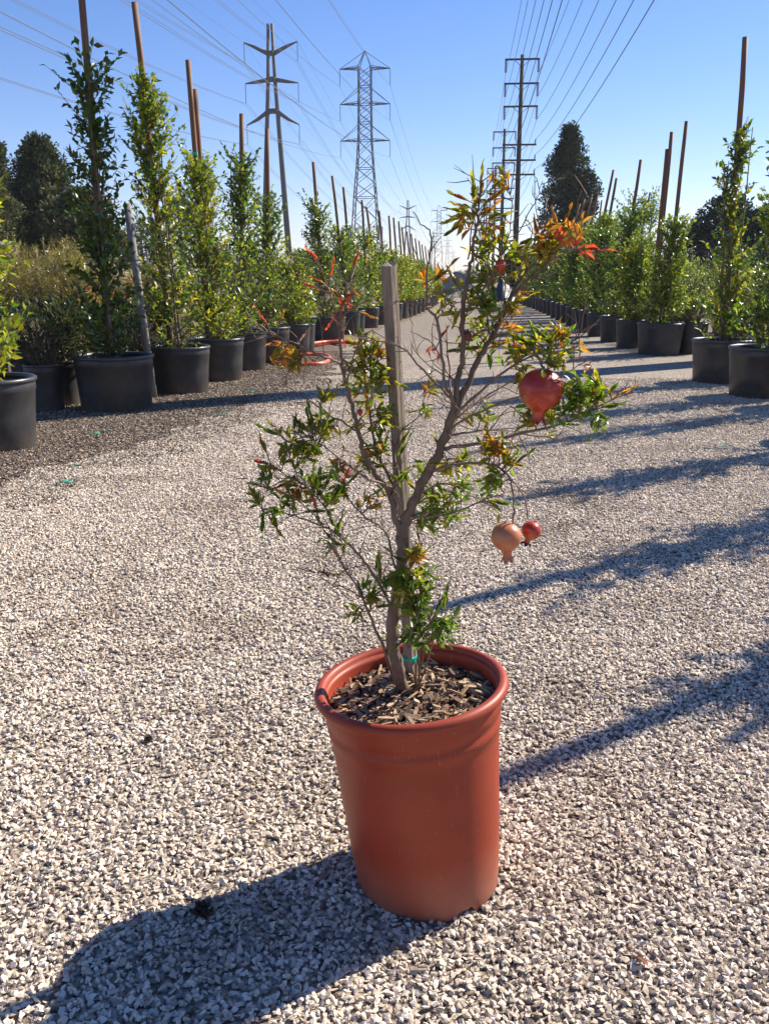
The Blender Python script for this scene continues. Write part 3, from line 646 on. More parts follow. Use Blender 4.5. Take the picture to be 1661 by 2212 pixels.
# ------------------------------------------------------------------ transmission towers
YAW = -math.atan(.0916)
def insulator(parent, top, ln, r=.13, n=7, mat='insul'):
    mb = MB(); mb.tube([top, (top[0], top[1], top[2] - ln)], .03, 5)
    for i in range(n):
        z = top[2] - ln * (i + .7) / (n + .4); mb.tube([(top[0], top[1], z - .04), (top[0], top[1], z + .04)], r, 6)
    return mb.build('insulator', M[mat], parent)
def lattice_tower(label, loc, antennas=False):
    t = empty('lattice_tower', loc, YAW); tag(t, label, 'pylon', 'lattice transmission towers')
    lev = [(0, 2.9), (7.5, 2.45), (15.5, 1.95), (20.5, 1.5), (25.2, 1.2), (28.2, 1.15), (31.3, 1.12), (34.2, 1.1), (37.3, 1.1)]
    b = MB(); cs = ((-1, -1), (1, -1), (1, 1), (-1, 1))
    for (z0, a0), (z1, a1) in zip(lev, lev[1:]):
        n = max(1, round((z1 - z0) / (a0 + a1) / .75))
        for j in range(n):
            za, zb = lerp(z0, z1, j / n), lerp(z0, z1, (j + 1) / n); wa, wb = lerp(a0, a1, j / n), lerp(a0, a1, (j + 1) / n)
            for k in range(4):
                p, q = cs[k], cs[(k + 1) % 4]
                A = (p[0] * wa, p[1] * wa, za); B = (q[0] * wa, q[1] * wa, za); C = (p[0] * wb, p[1] * wb, zb); D = (q[0] * wb, q[1] * wb, zb)
                b.bar(A, C, .16); b.bar(A, D, .09); b.bar(B, C, .09)
                if j == 0: b.bar(A, B, .1)
    b.build('lattice_body', M['steel'], t)
    pk = MB()
    for c in cs: pk.bar((c[0] * 1.1, c[1] * 1.1, 37.3), (0, 0, 40), .13)
    pk.build('peak', M['steel'], t)
    for z, dz in ((37.1, 2.8), (31.3, 2.6), (25.2, 2.6)):
        for s in (-1, 1):
            a = MB(); tip = (s * 4.5, 0, z)
            for yy in (-1.1, 1.1):
                a.bar((s * 1.1, yy, z), tip, .12); a.bar((s * 1.1, yy, z + .3), tip, .08)
                a.bar((s * (1.1 if dz < 2.7 else .05), yy if dz < 2.7 else 0, z + dz), tip, .08)
                a.bar((s * 2.8, yy * .5, z), (s * 1.1, -yy, z), .06)
            a.bar((s * 2.8, .55, z), (s * 2.8, -.55, z), .07)
            arm = a.build('crossarm', M['steel'], t); insulator(arm, (s * 4.5, 0, z), 2.8)
    if antennas:
        for k in range(9):
            a = 2 * math.pi * k / 9 + .2; x, y = math.cos(a) * 3.0, math.sin(a) * 3.0; mb = MB()
            mb.box((x, y, 9.3 + .3 * math.sin(k * 2)), (.36, .2, 2.3), Euler((0, 0, a)).to_matrix()); mb.bar((x, y, 9), (x * .66, y * .66, 9), .12)
            mb.build('antenna_panel', M['antenna'], t)
        mb = MB(); ring = [Vector((math.cos(2 * math.pi * k / 12) * 2.6, math.sin(2 * math.pi * k / 12) * 2.6, 8.6)) for k in range(13)]; mb.tube(ring, .1, 4); mb.build('antenna_ring', M['steel'], t)
    return t
def tube_tower(label, loc):
    t = empty('tubular_tower', loc, YAW); tag(t, label, 'pylon', 'tubular steel towers')
    for s in (-1, 1):
        mb = MB(); mb.tube([(s * 2.35, 0, 0), (s * 1.2, 0, 21), (s * .55, 0, 32), (s * .3, 0, 40)], [.55, .4, .3, .24], 12); mb.build('leg', M['tubesteel'], t, True)
    for (zb, zt) in ((35.7, 37.4), (31.9, 31.4), (27.2, 25.2)):
        c = MB(); hw = .3 + (40 - zb) / 40 * 2.0; c.tube([(-hw, 0, zb), (0, 0, zb + .1), (hw, 0, zb)], .42, 8); cr = c.build('crossbeam', M['tubesteel'], t, True)
        for s in (-1, 1):
            a = MB(); a.tube([(s * hw * .8, 0, zb), (s * 2.6, 0, lerp(zb, zt, .6)), (s * 4.3, 0, zt)], [.36, .26, .1], 8); arm = a.build('crossarm', M['tubesteel'], t, True)
            insulator(arm, (s * 4.3, 0, zt), 3.0, .12)
    return t
LT = [bg_pos(790.5, 171), bg_pos(946, 508), bg_pos(965, 898), bg_pos(978, 1290)]
for i, p in enumerate(LT):
    lattice_tower(['tall lattice steel tower with antenna panels on its lower body', 'second lattice steel tower beyond the one with antennas', 'small distant lattice tower over the dirt mound', 'faint farthest lattice tower over the dirt mound'][i], p, i == 0)
TT = [bg_pos(600, 154), bg_pos(880, 476), bg_pos(935, 790)]
for i, p in enumerate(TT):
    tube_tower(['big two-legged tubular steel tower with three drooping arms', 'second two-legged tubular tower behind the ficus row', 'small distant two-legged tubular tower'][i], p)
def wood_pole(label, loc):
    t = empty('utility_pole', loc, YAW); tag(t, label, 'utility pole', 'wooden utility poles')
    mb = MB(); mb.tube([(0, 0, 0), (0, 0, 12), (0, 0, 24.5)], [.34, .28, .2], 10); mb.build('pole', M['polewood'], t, True)
    for z, hang in ((24.0, 1), (21.6, 1), (19.3, 1), (15.4, 0), (13.8, 0), (12.3, 0)):
        a = MB(); a.box((0, -.3, z), (3.7, .14, .18))
        for s in (-1, 1): a.bar((s * .9, -.3, z - .05), (0, -.25, z - .75), .05)
        arm = a.build('crossarm', M['polewood'], t)
        for s in (-1, 1):
            if hang: insulator(arm, (s * 1.75, -.3, z), 1.35, .14, 8)
            else:
                p = MB(); p.tube([(s * 1.75, -.3, z), (s * 1.75, -.3, z + .55)], [.05, .07], 6); p.build('pin_insulator', M['insul'], arm)
    return t
NEAR_POLE = Vector((6.25, 13.2, 0))
PP = [Vector((14.9, 104.6, 0)) + Vector((.0925 * 48.6 * k, 48.6 * k, 0)) for k in range(7)]
for i, p in enumerate(PP):
    wood_pole(['tall dark wooden pole with six crossarms, the first beside the pomegranate', 'second dark wooden pole with crossarms in the line', 'third dark wooden pole in the line'][i] if i < 3 else 'thin distant wooden pole with crossarms', p)
wood_pole('wooden utility pole with six crossarms standing in front of the pale fine-leaved shrubs', NEAR_POLE)
wood_pole('lone far utility pole rising behind the dirt mound', bg_pos(1022, 420))

# ------------------------------------------------------------------ wires
def wire(label, pts, sag, rad, group):
    P = []; RR = []
    for i, (a, b) in enumerate(zip(pts, pts[1:])):
        n = 26
        for k in range(n + (1 if i == len(pts) - 2 else 0)):
            u = k / n; p = a.lerp(b, u); p.z -= 4 * sag[min(i, len(sag) - 1)] * u * (1 - u); P.append(p)
    mb = MB(); mb.tube(P, rad, 4); o = mb.build('power_line', M['wire']); tag(o, label, 'wire', group); return o
ux = Vector((math.cos(YAW), math.sin(YAW), 0)); uy = Vector((.0912, .9958, 0))
back = LT[0] - uy * 330
for z, k in ((37.1, 'top'), (31.3, 'middle'), (25.2, 'lowest')):
    for s in (-1, 1):
        pts = [q + ux * (s * 4.5) + Vector((0, 0, z - 2.8)) for q in [back] + LT]
        wire('single wire hung from the %s arm of the lattice towers' % k, pts, [9, 9, 11, 12], .028, 'wires of the lattice towers')
wire('thin wire running over the peaks of the lattice towers', [q + Vector((0, 0, 40)) for q in [back] + LT], [7, 7, 9, 10], .018, 'wires of the lattice towers')
backT = TT[0] - uy * 311
for z, k in ((37.4, 'raised top'), (31.4, 'level middle'), (25.2, 'drooping lowest')):
    for s in (-1, 1):
        for e in (-.2, .2):
            pts = [q + ux * (s * 4.3 + e) + Vector((0, 0, z - 3.0)) for q in [backT] + TT]
            wire('one of the paired wires under the %s arms of the tubular towers' % k, pts, [8, 9, 10], .026, 'paired wires of the tubular towers')
for s in (-1, 1):
    wire('single wire over the tips of the raised top arms of the tubular towers', [q + ux * (s * 4.3) + Vector((0, 0, 37.5)) for q in [backT] + TT], [7, 7, 8], .018, 'paired wires of the tubular towers')
backP = NEAR_POLE - Vector((.092 * 80, 80, 0))
for z, dz, k in ((24.0, -1.4, 'first'), (21.6, -1.4, 'second'), (19.3, -1.4, 'third'), (15.4, .55, 'fourth'), (13.8, .55, 'fifth'), (12.3, .55, 'sixth')):
    for s in (-1, 1):
        pts = [q + ux * (s * 1.75) - uy * .3 + Vector((0, 0, z + dz)) for q in [backP, NEAR_POLE] + PP]
        wire('wire carried by the %s crossarm down the wooden poles' % k, pts, [1.8, 1.8, .8], .022, 'wires of the wooden poles')

# ------------------------------------------------------------------ far end: mound, tarp heap, houses, fence, lamp, posts
M['mound'] = plain('piled_dirt', (0.24, 0.18, 0.125), (0.42, 0.335, 0.25), 1.4, .95, .9, .2)
def heap(name, label, cat, loc, rx, ry, h, mat, seed, rough=.16):
    n = 30; V = []; F = []
    for j in range(9):
        u = j / 8
        for i in range(n):
            a = 2 * math.pi * i / n; rr_ = u * (1 + .25 * mnoise.noise(Vector((math.cos(a) * 1.5, math.sin(a) * 1.5, seed))))
            z = h * (1 - u) ** 1.0 * (1 + rough * 2 * mnoise.noise(Vector((math.cos(a) * u * 3, math.sin(a) * u * 3, seed + 4)))) - .05 * u
            V.append((math.cos(a) * rx * rr_, math.sin(a) * ry * rr_, z))
        if j:
            for i in range(n): F.append(((j - 1) * n + i, j * n + i, j * n + (i + 1) % n, (j - 1) * n + (i + 1) % n))
    mb = MB(); mb.add(V, F); o = mb.build(name, M[mat], None, True, loc); tag(o, label, cat); return o
heap('dirt_mound', 'brown dirt mound at the far end of the drive', 'mound', bg_pos(988, 58), 2.4, 2.0, 1.55, 'mound', 2)
heap('dirt_mound', 'low spread of dirt beside the taller mound', 'mound', bg_pos(1030, 55), 2.0, 1.8, .8, 'mound', 6)
heap('dirt_mound', 'reddish dirt bank under the dark pines', 'mound', bg_pos(230, 40), 5.0, 3.0, 1.9, 'mound', 11)
M['tarp'] = plain('dark_tarp', (.012, .014, .024), (.03, .034, .05), 2, .5, .6, .1)
heap('tarp_heap', 'low dark tarp-covered heap at the end of the hedge row', 'heap', bg_pos(1078, 46), 1.0, .9, 1.15, 'tarp', 21, .35)
M['stucco'] = plain('stucco', (.55, .5, .44), (.66, .61, .55), 2, .9, .2); M['roof'] = plain('shingle_roof', (.2, .19, .19), (.32, .31, .31), 3, .9, .4, .03)
M['tanwall'] = plain('tan_stucco', (.36, .27, .21), (.44, .34, .27), 2, .9, .2); M['glassdk'] = plain('window_glass', (.03, .035, .045), (.05, .055, .07), 1, .1, 0)
def house(label, loc, wx, wy, hw, hr, wall, rz=0):
    t = empty('house', loc, rz); tag(t, label, 'house', 'houses beyond the nursery')
    b = MB(); b.box((0, 0, hw / 2), (wx, wy, hw)); wl = b.build('wall', M[wall], t)
    r = MB(); e = .4; r.add([(-wx / 2 - e, -wy / 2 - e, hw - .1), (wx / 2 + e, -wy / 2 - e, hw - .1), (wx / 2 + e, wy / 2 + e, hw - .1), (-wx / 2 - e, wy / 2 + e, hw - .1), (-wx / 2 - e, 0, hw + hr), (wx / 2 + e, 0, hw + hr)], [(0, 1, 5, 4), (2, 3, 4, 5), (1, 2, 5), (3, 0, 4), (3, 2, 1, 0)])
    r.build('roof', M['roof'], t)
    for k in (-.28, .28):
        q = MB(); q.box((k * wx, -wy / 2 - .01, hw * .55), (1.1, .06, 1.1)); wd = q.build('window', M['stucco'], t)
        q = MB(); q.box((k * wx, -wy / 2 - .045, hw * .55), (.92, .03, .92)); q.build('pane', M['glassdk'], wd)
house('pale house with a grey roof at the shaggy pine', bg_pos(-135, 40), 6, 6, 1.7, 1.0, 'stucco', .2)
house('small white house glimpsed beside the palm and the tower leg', bg_pos(548, 105), 7, 6, 2.9, 1.1, 'stucco', .5)
house('tan house behind the black fence', bg_pos(1510, 60), 9, 7, 2.0, 1.0, 'tanwall', -.3)
M['screen'] = plain('fence_windscreen', (.025, .028, .03), (.05, .05, .052), 6, .9, .2, .01)
def fence(label, a, b, n, h, skip=()):
    t = empty('screened_fence', a); tag(t, label, 'fence'); v = b - a
    for i in range(n + 1):
        p = v * (i / n); mb = MB(); mb.tube([p, p + Vector((0, 0, h))], .05, 8); mb.build('post', M['steel'], t, True)
    mb = MB(); mb.tube([Vector((0, 0, h - .03)), v + Vector((0, 0, h - .03))], .03, 6); mb.build('top_rail', M['steel'], t)
    an = math.atan2(v.y, v.x); rot = Euler((0, 0, an)).to_matrix()
    for i in range(n):
        if i in skip: continue
        c = v * ((i + .5) / n); mb = MB(); mb.box((c.x, c.y + .03, h * .48), (v.length / n - .12, .012, h * .9), rot); mb.build('screen_panel', M['screen'], t)
fence('black screened fence between the tan house and the pale shrubs', bg_pos(1455, 44), bg_pos(1720, 38), 7, 2.35, (1,))
def street_lamp(label, loc, h):
    t = empty('street_lamp', loc); tag(t, label, 'street lamp')
    mb = MB(); mb.tube([(0, 0, 0), (0, 0, h * .9), (-.2, 0, h * .98), (-1.0, 0, h)], [.1, .07, .06, .05], 8); mb.build('pole', M['greypost'], t, True)
    q = MB(); q.box((-1.25, 0, h), (.6, .25, .14)); q.build('lamp_head', M['antenna'], t)
street_lamp('grey street lamp in front of the dark round tree', bg_pos(322, 75), top_h(530, 75))
gp = Vector((ground_at(312, 870).x, ground_at(312, 870).y + .35, 0)); tp = at(275, 440, gp.y)
mb = MB(); tp = tp - gp; mb.tube([(0, 0, 0), tp * .5, tp], [.036, .035, .034], 10); tag(mb.build('wooden_post', M['greypost'], None, True, gp), 'weathered grey round post behind the widest scuffed pot', 'post')
for i, (x, Y, yt) in enumerate([(85, 30, 533), (110, 31, 536), (42, 30, 528), (175, 30, 540), (15, 28, 530), (140, 33, 538)]):
    p = bg_pos(x, Y); h = top_h(yt, Y); mb = MB(); mb.tube([(0, 0, 0), (rnd(-.03, .03), 0, h)], .055, 7)
    tag(mb.build('wooden_stake', M['stake'], None, True, p), 'short brown stake standing behind the olive-yellow shrubs', 'stake', 'stakes behind the olive-yellow shrubs')

# ------------------------------------------------------------------ hose and scraps on the ground
def spline(pts, n=8):
    out = []; P = [pts[0]] + pts + [pts[-1]]
    for i in range(1, len(P) - 2):
        for k in range(n):
            t = k / n; a, b, c, d = P[i - 1], P[i], P[i + 1], P[i + 2]
            out.append(.5 * ((2 * b) + (c - a) * t + (2 * a - 5 * b + 4 * c - d) * t * t + (3 * b - a - 3 * c + d) * t ** 3))
    out.append(P[-2]); return out
hp = [(770, 743), (735, 742), (700, 746), (660, 751), (622, 757), (606, 768), (640, 771), (690, 770), (712, 777), (700, 789), (660, 792), (620, 792), (590, 786), (594, 770), (625, 760), (655, 754), (700, 748), (738, 746), (700, 741), (655, 735), (640, 722)]
hz = [.03] * 13 + [.06, .065, .065, .07, .07, .06, .09, .25]
pts = [Vector((*ground_at(x, y).xy, z)) for (x, y), z in zip(hp, hz)]
mb = MB(); mb.tube(spline(pts, 8), .03, 8); tag(mb.build('garden_hose', M['hose'], None, True), 'orange rubber hose lying in loops beside the big smooth pot', 'hose')
for (x, y, lab) in [(150, 1052, 'long green tape scrap on pale gravel at the edge of the dirt strip'), (213, 946, 'green tape scrap on dirt in front of the widest pot, of the close pair'), (240, 934, 'short green tape scrap on dirt beside its close pair'), (481, 901, 'green tape scrap on gravel by the long thin shadow'), (166, 1009, 'tiny green tape scrap on the dirt edge'), (545, 850, 'green tape scrap below the pot with the dented side'), (1561, 968, 'small green tape scrap alone on the sunny gravel')]:
    p = ground_at(x, y); mb = MB(); a = rnd(-.5, .5); pp = [Vector((-.05, 0, .014)), Vector((-.02, .012, .022)), Vector((.015, -.008, .016)), Vector((.05, .01, .03))]
    wd = .009; V = []
    for q in pp: V += [q + Vector((0, wd, .004)), q - Vector((0, wd, -.004))]
    mb.add(V + [v + Vector((0, 0, .0012)) for v in V], [(0, 1, 3, 2), (2, 3, 5, 4), (4, 5, 7, 6), (10, 11, 9, 8), (12, 13, 11, 10), (14, 15, 13, 12)])
    o = mb.build('tape_scrap', M['tape'], None, False, p); o.rotation_euler = (0, 0, a); sc_ = 1.35 * rnd(.8, 1.2) * (.6 if 'tiny' in lab or 'short' in lab or 'small' in lab else 1); o.scale = (sc_,) * 3; tag(o, lab, 'tape scrap', 'green tape scraps')
def clod(label, x, y, s):
    mb = MB(); p = ground_at(x, y)
    for k in range(70):
        d = rvec(1); d.z = abs(d.z); d.normalize(); rot = d.to_track_quat('X', 'Z').to_matrix()
        mb.box(d * s * rnd(.3, .75) + Vector((0, 0, .004)), (s * .75, s * .22, s * .08), rot)
    M.setdefault('darkbark', plain('dark_bark', (.02, .013, .01), (.06, .04, .03), 60, .9, .5, .004)); tag(mb.build('bark_clump', M['darkbark'], None, False, p + Vector((0, 0, .006))), label, 'bark')
clod('dark shaggy bark clump in the shadow of the terracotta pot', 437, 1982, .021)
clod('small dark bark bit on the gravel left of the terracotta pot', 322, 1606, .012)
p = ground_at(1398, 2105); lv = Leaves(); mb = MB(); V_, F_ = TPL['lance']; mb.add(V_.tolist(), F_.tolist(), (.22, .09, .045)); o = mb.build('dry_leaf', M['tinted'], None, True, p + Vector((0, 0, .016))); o.scale = (.035, .014, .05); o.rotation_euler = (.3, .1, 2.1); tag(o, 'curled brown dry leaf on sunny gravel by the terracotta pot', 'leaf')
for (x, y, ln, a, lab) in [(905, 2108, .03, .1, 'short wood chip lying at the edge of the pot shadow'), (700, 1905, .022, .8, 'wood chip on gravel just beyond the pot shadow'), (1120, 2035, .02, 1.2, 'thin wood sliver on gravel beside the pot base')]:
    mb = MB(); mb.box((0, 0, 0), (ln, .007, .004)); mb.box((ln * .2, .004, .002), (ln * .5, .004, .003)); o = mb.build('wood_chip', M['oldwood'], None, False, ground_at(x, y) + Vector((0, 0, .013))); o.rotation_euler = (.1, .08, a); tag(o, lab, 'wood chip')

# ================================================================== the pomegranate
BY = 1.442                                               # distance of the pot axis at its foot
base = Vector((at(925, 1900, BY).x, BY, 0))
POM = empty('potted_pomegranate', base); tag(POM, 'young pomegranate tree with red fruit, tied to a wooden stake in a terracotta-coloured pot', 'potted tree')
TILT = Euler((0, R(-5.2), 0))
def build_red_pot():
    H = .402; rb, rn, rr = .133, .155, .1725; seg = 96
    notch = [R(a) for a in (-112, -62, -8, 45, 100, 152, 205)]
    def warp(p, a, j):
        if j in (2, 3, 4):
            for n in notch:
                dd = abs((a - n + math.pi) % (2 * math.pi) - math.pi)
                if dd < R(9): p.z += .013 * (1 if dd < R(7) else .4)
        return p
    pr = [(0, .016), (rb * .88, .016), (rb * .93, 0), (rb * .985, 0), (rb, .006), (rb * 1.005, .03)]
    bands = [(.06, 0), (.12, 0), (.18, 0), (.24, 0), (.30, 0), (.316, 0), (.319, .0026), (.331, .0030), (.335, .0006), (.345, .0010), (.348, .0038), (.366, .0042), (.376, .0045), (.384, .006)]
    for z, dr in bands: pr.append((rb + (rn - rb) * (z / .384) + dr, z))
    pr += [(rn * .985, .392), (rn * .965, .38), (rn * .95, .34), (rn * .93, .30)]
    mb = MB(); mb.lathe(pr, seg, warp=warp); p = mb.build('pot', M['redpot'], POM, True); p.rotation_euler = TILT; p.scale = (1.008, 1.008, 1.02)
    pr = [(rn + .004, .383), (rr - .005, .384), (rr - .001, .3865), (rr, .390), (rr - .002, .396), (rr - .007, .400), (rr - .013, .4005), (rr - .018, .397), (rn - .003, .388), (rn - .006, .372)]
    q = MB(); q.lathe(pr, seg); q.build('rim', M['redrim'], p, True); return p
RP = build_red_pot()
RM = TILT.to_matrix(); MZ = .369
# bark mulch
def chip_mat():
    m, t, b = new_mat('bark_chips'); a = t.nodes.new('ShaderNodeAttribute'); a.attribute_name = 'tint'
    f = noise(t, 220, 4, .7, sc=(.3, 1, 1)); col = mixc(t, .8, a.outputs['Color'], ramp(t, f, [(.3, (.55, .5, .48)), (.7, (1.35, 1.3, 1.25))]), 'MULTIPLY')
    t.links.new(col, b.inputs['Base Color']); b.inputs['Roughness'].default_value = .85; bump(t, b, f, .5, .002); return m
M['chip'] = chip_mat()
def mulch():
    s = MB(); s.lathe([(0, MZ - .006), (.08, MZ - .007), (.147, MZ - .012)], 32); o = s.build('soil', M['soil'], POM, True); o.rotation_euler = TILT
    tones = [(.20, .115, .065), (.30, .19, .11), (.40, .28, .18), (.12, .07, .042), (.50, .37, .25), (.07, .044, .03)]
    tpl = []
    for c in tones:
        for k in range(2):
            mb = MB(); nx = 3; V = []
            for i in range(nx + 1):
                u = i / nx - .5; wv = (.5 - .25 * abs(u) * 2 * rnd(.4, 1.2)); zz = rnd(-.2, .2)
                V += [(u, -wv * rnd(.7, 1), zz - .5), (u, wv * rnd(.7, 1), zz - .5), (u, wv * rnd(.6, 1), zz + .5), (u, -wv * rnd(.6, 1), zz + .5)]
            F = [(3, 2, 1, 0), (nx * 4, nx * 4 + 1, nx * 4 + 2, nx * 4 + 3)]
            for i in range(nx):
                for q in range(4): F.append((i * 4 + q, i * 4 + (q + 1) % 4, (i + 1) * 4 + (q + 1) % 4, (i + 1) * 4 + q))
            mb.add(V, F, c); tpl.append(mb)
    meshes = [m.mesh('mulch_chip', M['chip']) for m in tpl]
    rest = MB(); n1 = 0
    for i in range(1500):
        r = .146 * math.sqrt(random.random()); a = rnd(0, 6.283); ln = rnd(.009, .03) * (1 if i < 1200 else 1.2); wd = ln * rnd(.14, .42)
        rot = Euler((rnd(-.5, .5), rnd(-.42, .42), rnd(0, 6.28))).to_matrix(); p = Vector((r * math.cos(a), r * math.sin(a), MZ - .004 + rnd(0, .009) + .004 * (1 - r / .146) + (.006 if i >= 1200 else 0)))
        rot = RM @ rot; p = RM @ p; k = random.randrange(len(tpl))
        if i >= 1200:
            o = link('mulch_chip', meshes[k], POM); mt = rot.to_4x4() @ Matrix.Diagonal((ln, wd, wd * .35, 1)); mt.translation = p; o.matrix_local = mt
        else:
            S = Matrix.Diagonal((ln, wd, wd * .4)); rest.add([p + rot @ (S @ Vector(v)) for v in tpl[k].v], tpl[k].f, jit(tpl[k].c[0], .3))
    o = rest.build('mulch', M['chip'], POM); o['kind'] = 'stuff'
mulch()

def L3(x, y, dy=0.0): return at(x, y, BY + dy) - base
def seat(x, y, z=MZ):                                   # point on the mulch seen at print (x, y)
    p = ground_at(x, y, z + .004); return p - base
# stake
def pom_stake():
    mb = MB(); a = seat(905, 1440); a.z = .1; b = L3(840, 572, .03); ax = (b - a).normalized()
    n = 10; V = []; F = []
    s1 = Vector((.8, -.6, 0)); s1 = (s1 - ax * s1.dot(ax)).normalized(); s2 = ax.cross(s1)
    for i in range(n + 1):
        p = a.lerp(b, i / n) + s1 * rnd(-.0006, .0006); hw = .0098
        cs = [(-1, -1), (1, -1), (1.0, -.1), (.86, 0.02), (1.0, .16), (1, 1), (-1, 1)]
        for (q, e) in cs: V.append(p + s1 * hw * (q + rnd(-.04, .04)) + s2 * hw * (e + rnd(-.04, .04)) * .9 + (ax * rnd(-.004, .004) if i == n else Vector()))
    m = 7
    for i in range(n):
        for k in range(m): F.append((i * m + k, i * m + (k + 1) % m, (i + 1) * m + (k + 1) % m, (i + 1) * m + k))
    F.append(tuple(range(n * m, n * m + m))); mb.add(V, F); st = mb.build('stake', M['oldwood'], POM)
    p = a.lerp(b, .30); tb = MB(); tb.tube([p - ax * .004, p + ax * .004], .0155, 10); tb.build('tie_tape', M['tape'], st)
pom_stake()

# branches: traced polylines (x, y on the print, depth offset), start and end radius in mm
wood = MB(); twigs = MB(); red = MB(); NODES = []
def branch(pts, r0, r1, store=True, mb=None, first=None, sub=4):
    P = ([first] if first is not None else []) + [L3(*p) for p in pts]; S = spline(P, sub); n = len(S)
    r0 *= .86 if r0 < 9 else .95; rr_ = [lerp(r0, r1, i / (n - 1)) * .001 for i in range(n)]
    S = [p + rvec(.0007 if r0 < 5 else .0012) for p in S]
    rr_ = [q * (1 + rnd(-.09, .09)) for q in rr_]
    (mb or (wood if r0 > 4 else twigs)).tube(S, rr_, 10 if r0 > 5 else (7 if r0 > 2 else 5), True)
    if store:
        for i, p in enumerate(S): NODES.append((p, rr_[i], (S[min(i + 1, n - 1)] - S[max(i - 1, 0)]).normalized()))
    return S
t0 = seat(871, 1484); t0.z -= .01
branch([(858, 1438, -.005), (848, 1384, -.006), (850, 1330, -.004), (864, 1255, 0), (868, 1205, 0), (869, 1158, 0)], 12.5, 10, first=t0, sub=5)
branch([(869, 1162, 0), (880, 1118, 0), (898, 1075, -.005), (919, 1029, -.01), (940, 994, -.02), (956, 960, -.025), (976, 905, -.03), (989, 868, -.03)], 9.6, 7.4, sub=5)
branch([(869, 1165, 0), (856, 1125, .0), (847, 1085, .005), (838, 1058, .01), (815, 1030, .01), (795, 998, .01), (784, 976, .01), (775, 932, .005), (763, 885, .0), (752, 845, -.01), (742, 810, -.01), (738, 770, -.02), (735, 713, -.02), (737, 674, -.03)], 7.4, 1.7)
branch([(985, 885, -.03), (988, 822, -.03), (999, 770, -.03), (999, 692, -.04), (1004, 640, -.04), (1009, 596, -.04), (1018, 560, -.04), (1024, 515, -.05), (1032, 480, -.05), (1034, 436, -.05), (1037, 384, -.06)], 6.2, .8)
branch([(987, 875, -.03), (1012, 827, -.02), (1032, 778, -.01), (1058, 736, 0), (1082, 689, .01), (1105, 640, .02), (1116, 614, .03), (1136, 588, .03), (1165, 562, .04), (1194, 541, .05), (1212, 516, .05)], 6.4, 1.4)
branch([(1105, 640, .02), (1135, 610, .01), (1170, 580, 0), (1205, 553, -.01), (1238, 540, -.01)], 3.2, .9)
branch([(983, 890, -.03), (974, 855, -.04), (960, 830, -.05), (954, 770, -.06), (944, 692, -.06), (924, 664, -.06), (921, 596, -.07), (928, 559, -.08), (931, 505, -.08), (910, 484, -.08), (892, 456, -.08)], 3.6, .7)
branch([(978, 880, -.03), (972, 830, .0), (967, 757, .02), (965, 700, .03)], 2.4, .8, mb=red)
branch([(955, 968, -.025), (976, 967, -.03), (1039, 957, -.05), (1117, 937, -.07), (1195, 921, -.08), (1257, 898, -.09), (1320, 864, -.1), (1372, 846, -.1)], 4.4, .7)
branch([(965, 945, -.02), (1000, 935, 0), (1060, 928, .02), (1110, 925, .04), (1160, 915, .05)], 2.6, .7)
branch([(1050, 748, 0), (1074, 726, -.03), (1095, 720, -.05), (1118, 724, -.07), (1142, 744, -.09), (1160, 770, -.1), (1174, 801, -.105)], 3.0, 1.7)
branch([(975, 905, -.03), (1000, 880, -.05), (1041, 843, -.06), (1076, 813, -.07), (1125, 780, -.08), (1180, 757, -.09), (1232, 742, -.09), (1295, 690, -.1)], 3.4, .7)
branch([(972, 915, -.03), (1010, 885, .03), (1060, 850, .06), (1110, 825, .08), (1160, 810, .1)], 2.6, .7)
branch([(965, 935, -.03), (1005, 905, -.07), (1060, 880, -.1), (1120, 855, -.12), (1180, 830, -.13), (1250, 790, -.14)], 2.6, .6)
branch([(940, 996, -.02), (1000, 985, .03), (1060, 965, .06), (1110, 960, .08)], 2.2, .7)
branch([(925, 1020, -.01), (975, 1005, -.04), (1030, 1000, -.06), (1075, 1008, -.08), (1102, 1034, -.09)], 3.4, 1.8)
branch([(898, 1076, 0), (945, 1046, .02), (985, 1049, .03), (1015, 1070, .03), (1050, 1085, .03)], 3.0, .8)
branch([(880, 1118, 0), (930, 1116, -.03), (980, 1108, -.04), (1039, 1084, -.05), (1090, 1066, -.06)], 2.8, .7)
branch([(1102, 1036, -.09), (1106, 1060, -.095), (1109, 1095, -.095), (1107, 1131, -.095)], 1.9, 1.6, store=False)
branch([(1102, 1034, -.09), (1116, 1050, -.08), (1130, 1072, -.075), (1137, 1098, -.07), (1139, 1124, -.07)], 1.6, 1.3, store=False)
branch([(1105, 1037, -.09), (1140, 1068, -.09), (1165, 1070, -.1), (1195, 1050, -.1), (1215, 1035, -.1)], 1.2, .5, store=False)
branch([(847, 1085, .005), (849, 1050, .03), (825, 1003, .04), (808, 960, .05), (800, 900, .05), (795, 850, .05), (803, 790, .05)], 4.0, .9)
branch([(846, 1075, .0), (862, 1030, .02), (852, 980, .04), (870, 930, .05), (905, 900, .06), (915, 850, .06)], 2.6, .7)
branch([(753, 850, -.01), (735, 788, -.03), (702, 771, -.05), (666, 756, -.06), (635, 740, -.07), (588, 722, -.08), (538, 703, -.08)], 2.7, .6)
branch([(980, 872, -.03), (965, 852, -.04), (913, 800, -.05), (866, 751, -.055), (800, 733, -.055), (757, 722, -.05)], 2.4, .7)
branch([(768, 930, 0), (742, 912, -.02), (723, 904, -.03), (702, 889, -.04), (640, 847, -.05), (612, 830, -.06)], 2.1, .6)
branch([(749, 830, -.01), (770, 751, -.03), (788, 728, -.04), (806, 712, -.05)], 1.7, .7)
branch([(735, 713, -.02), (716, 645, -.03), (702, 605, -.03), (692, 575, -.03)], 1.6, .9, mb=red)
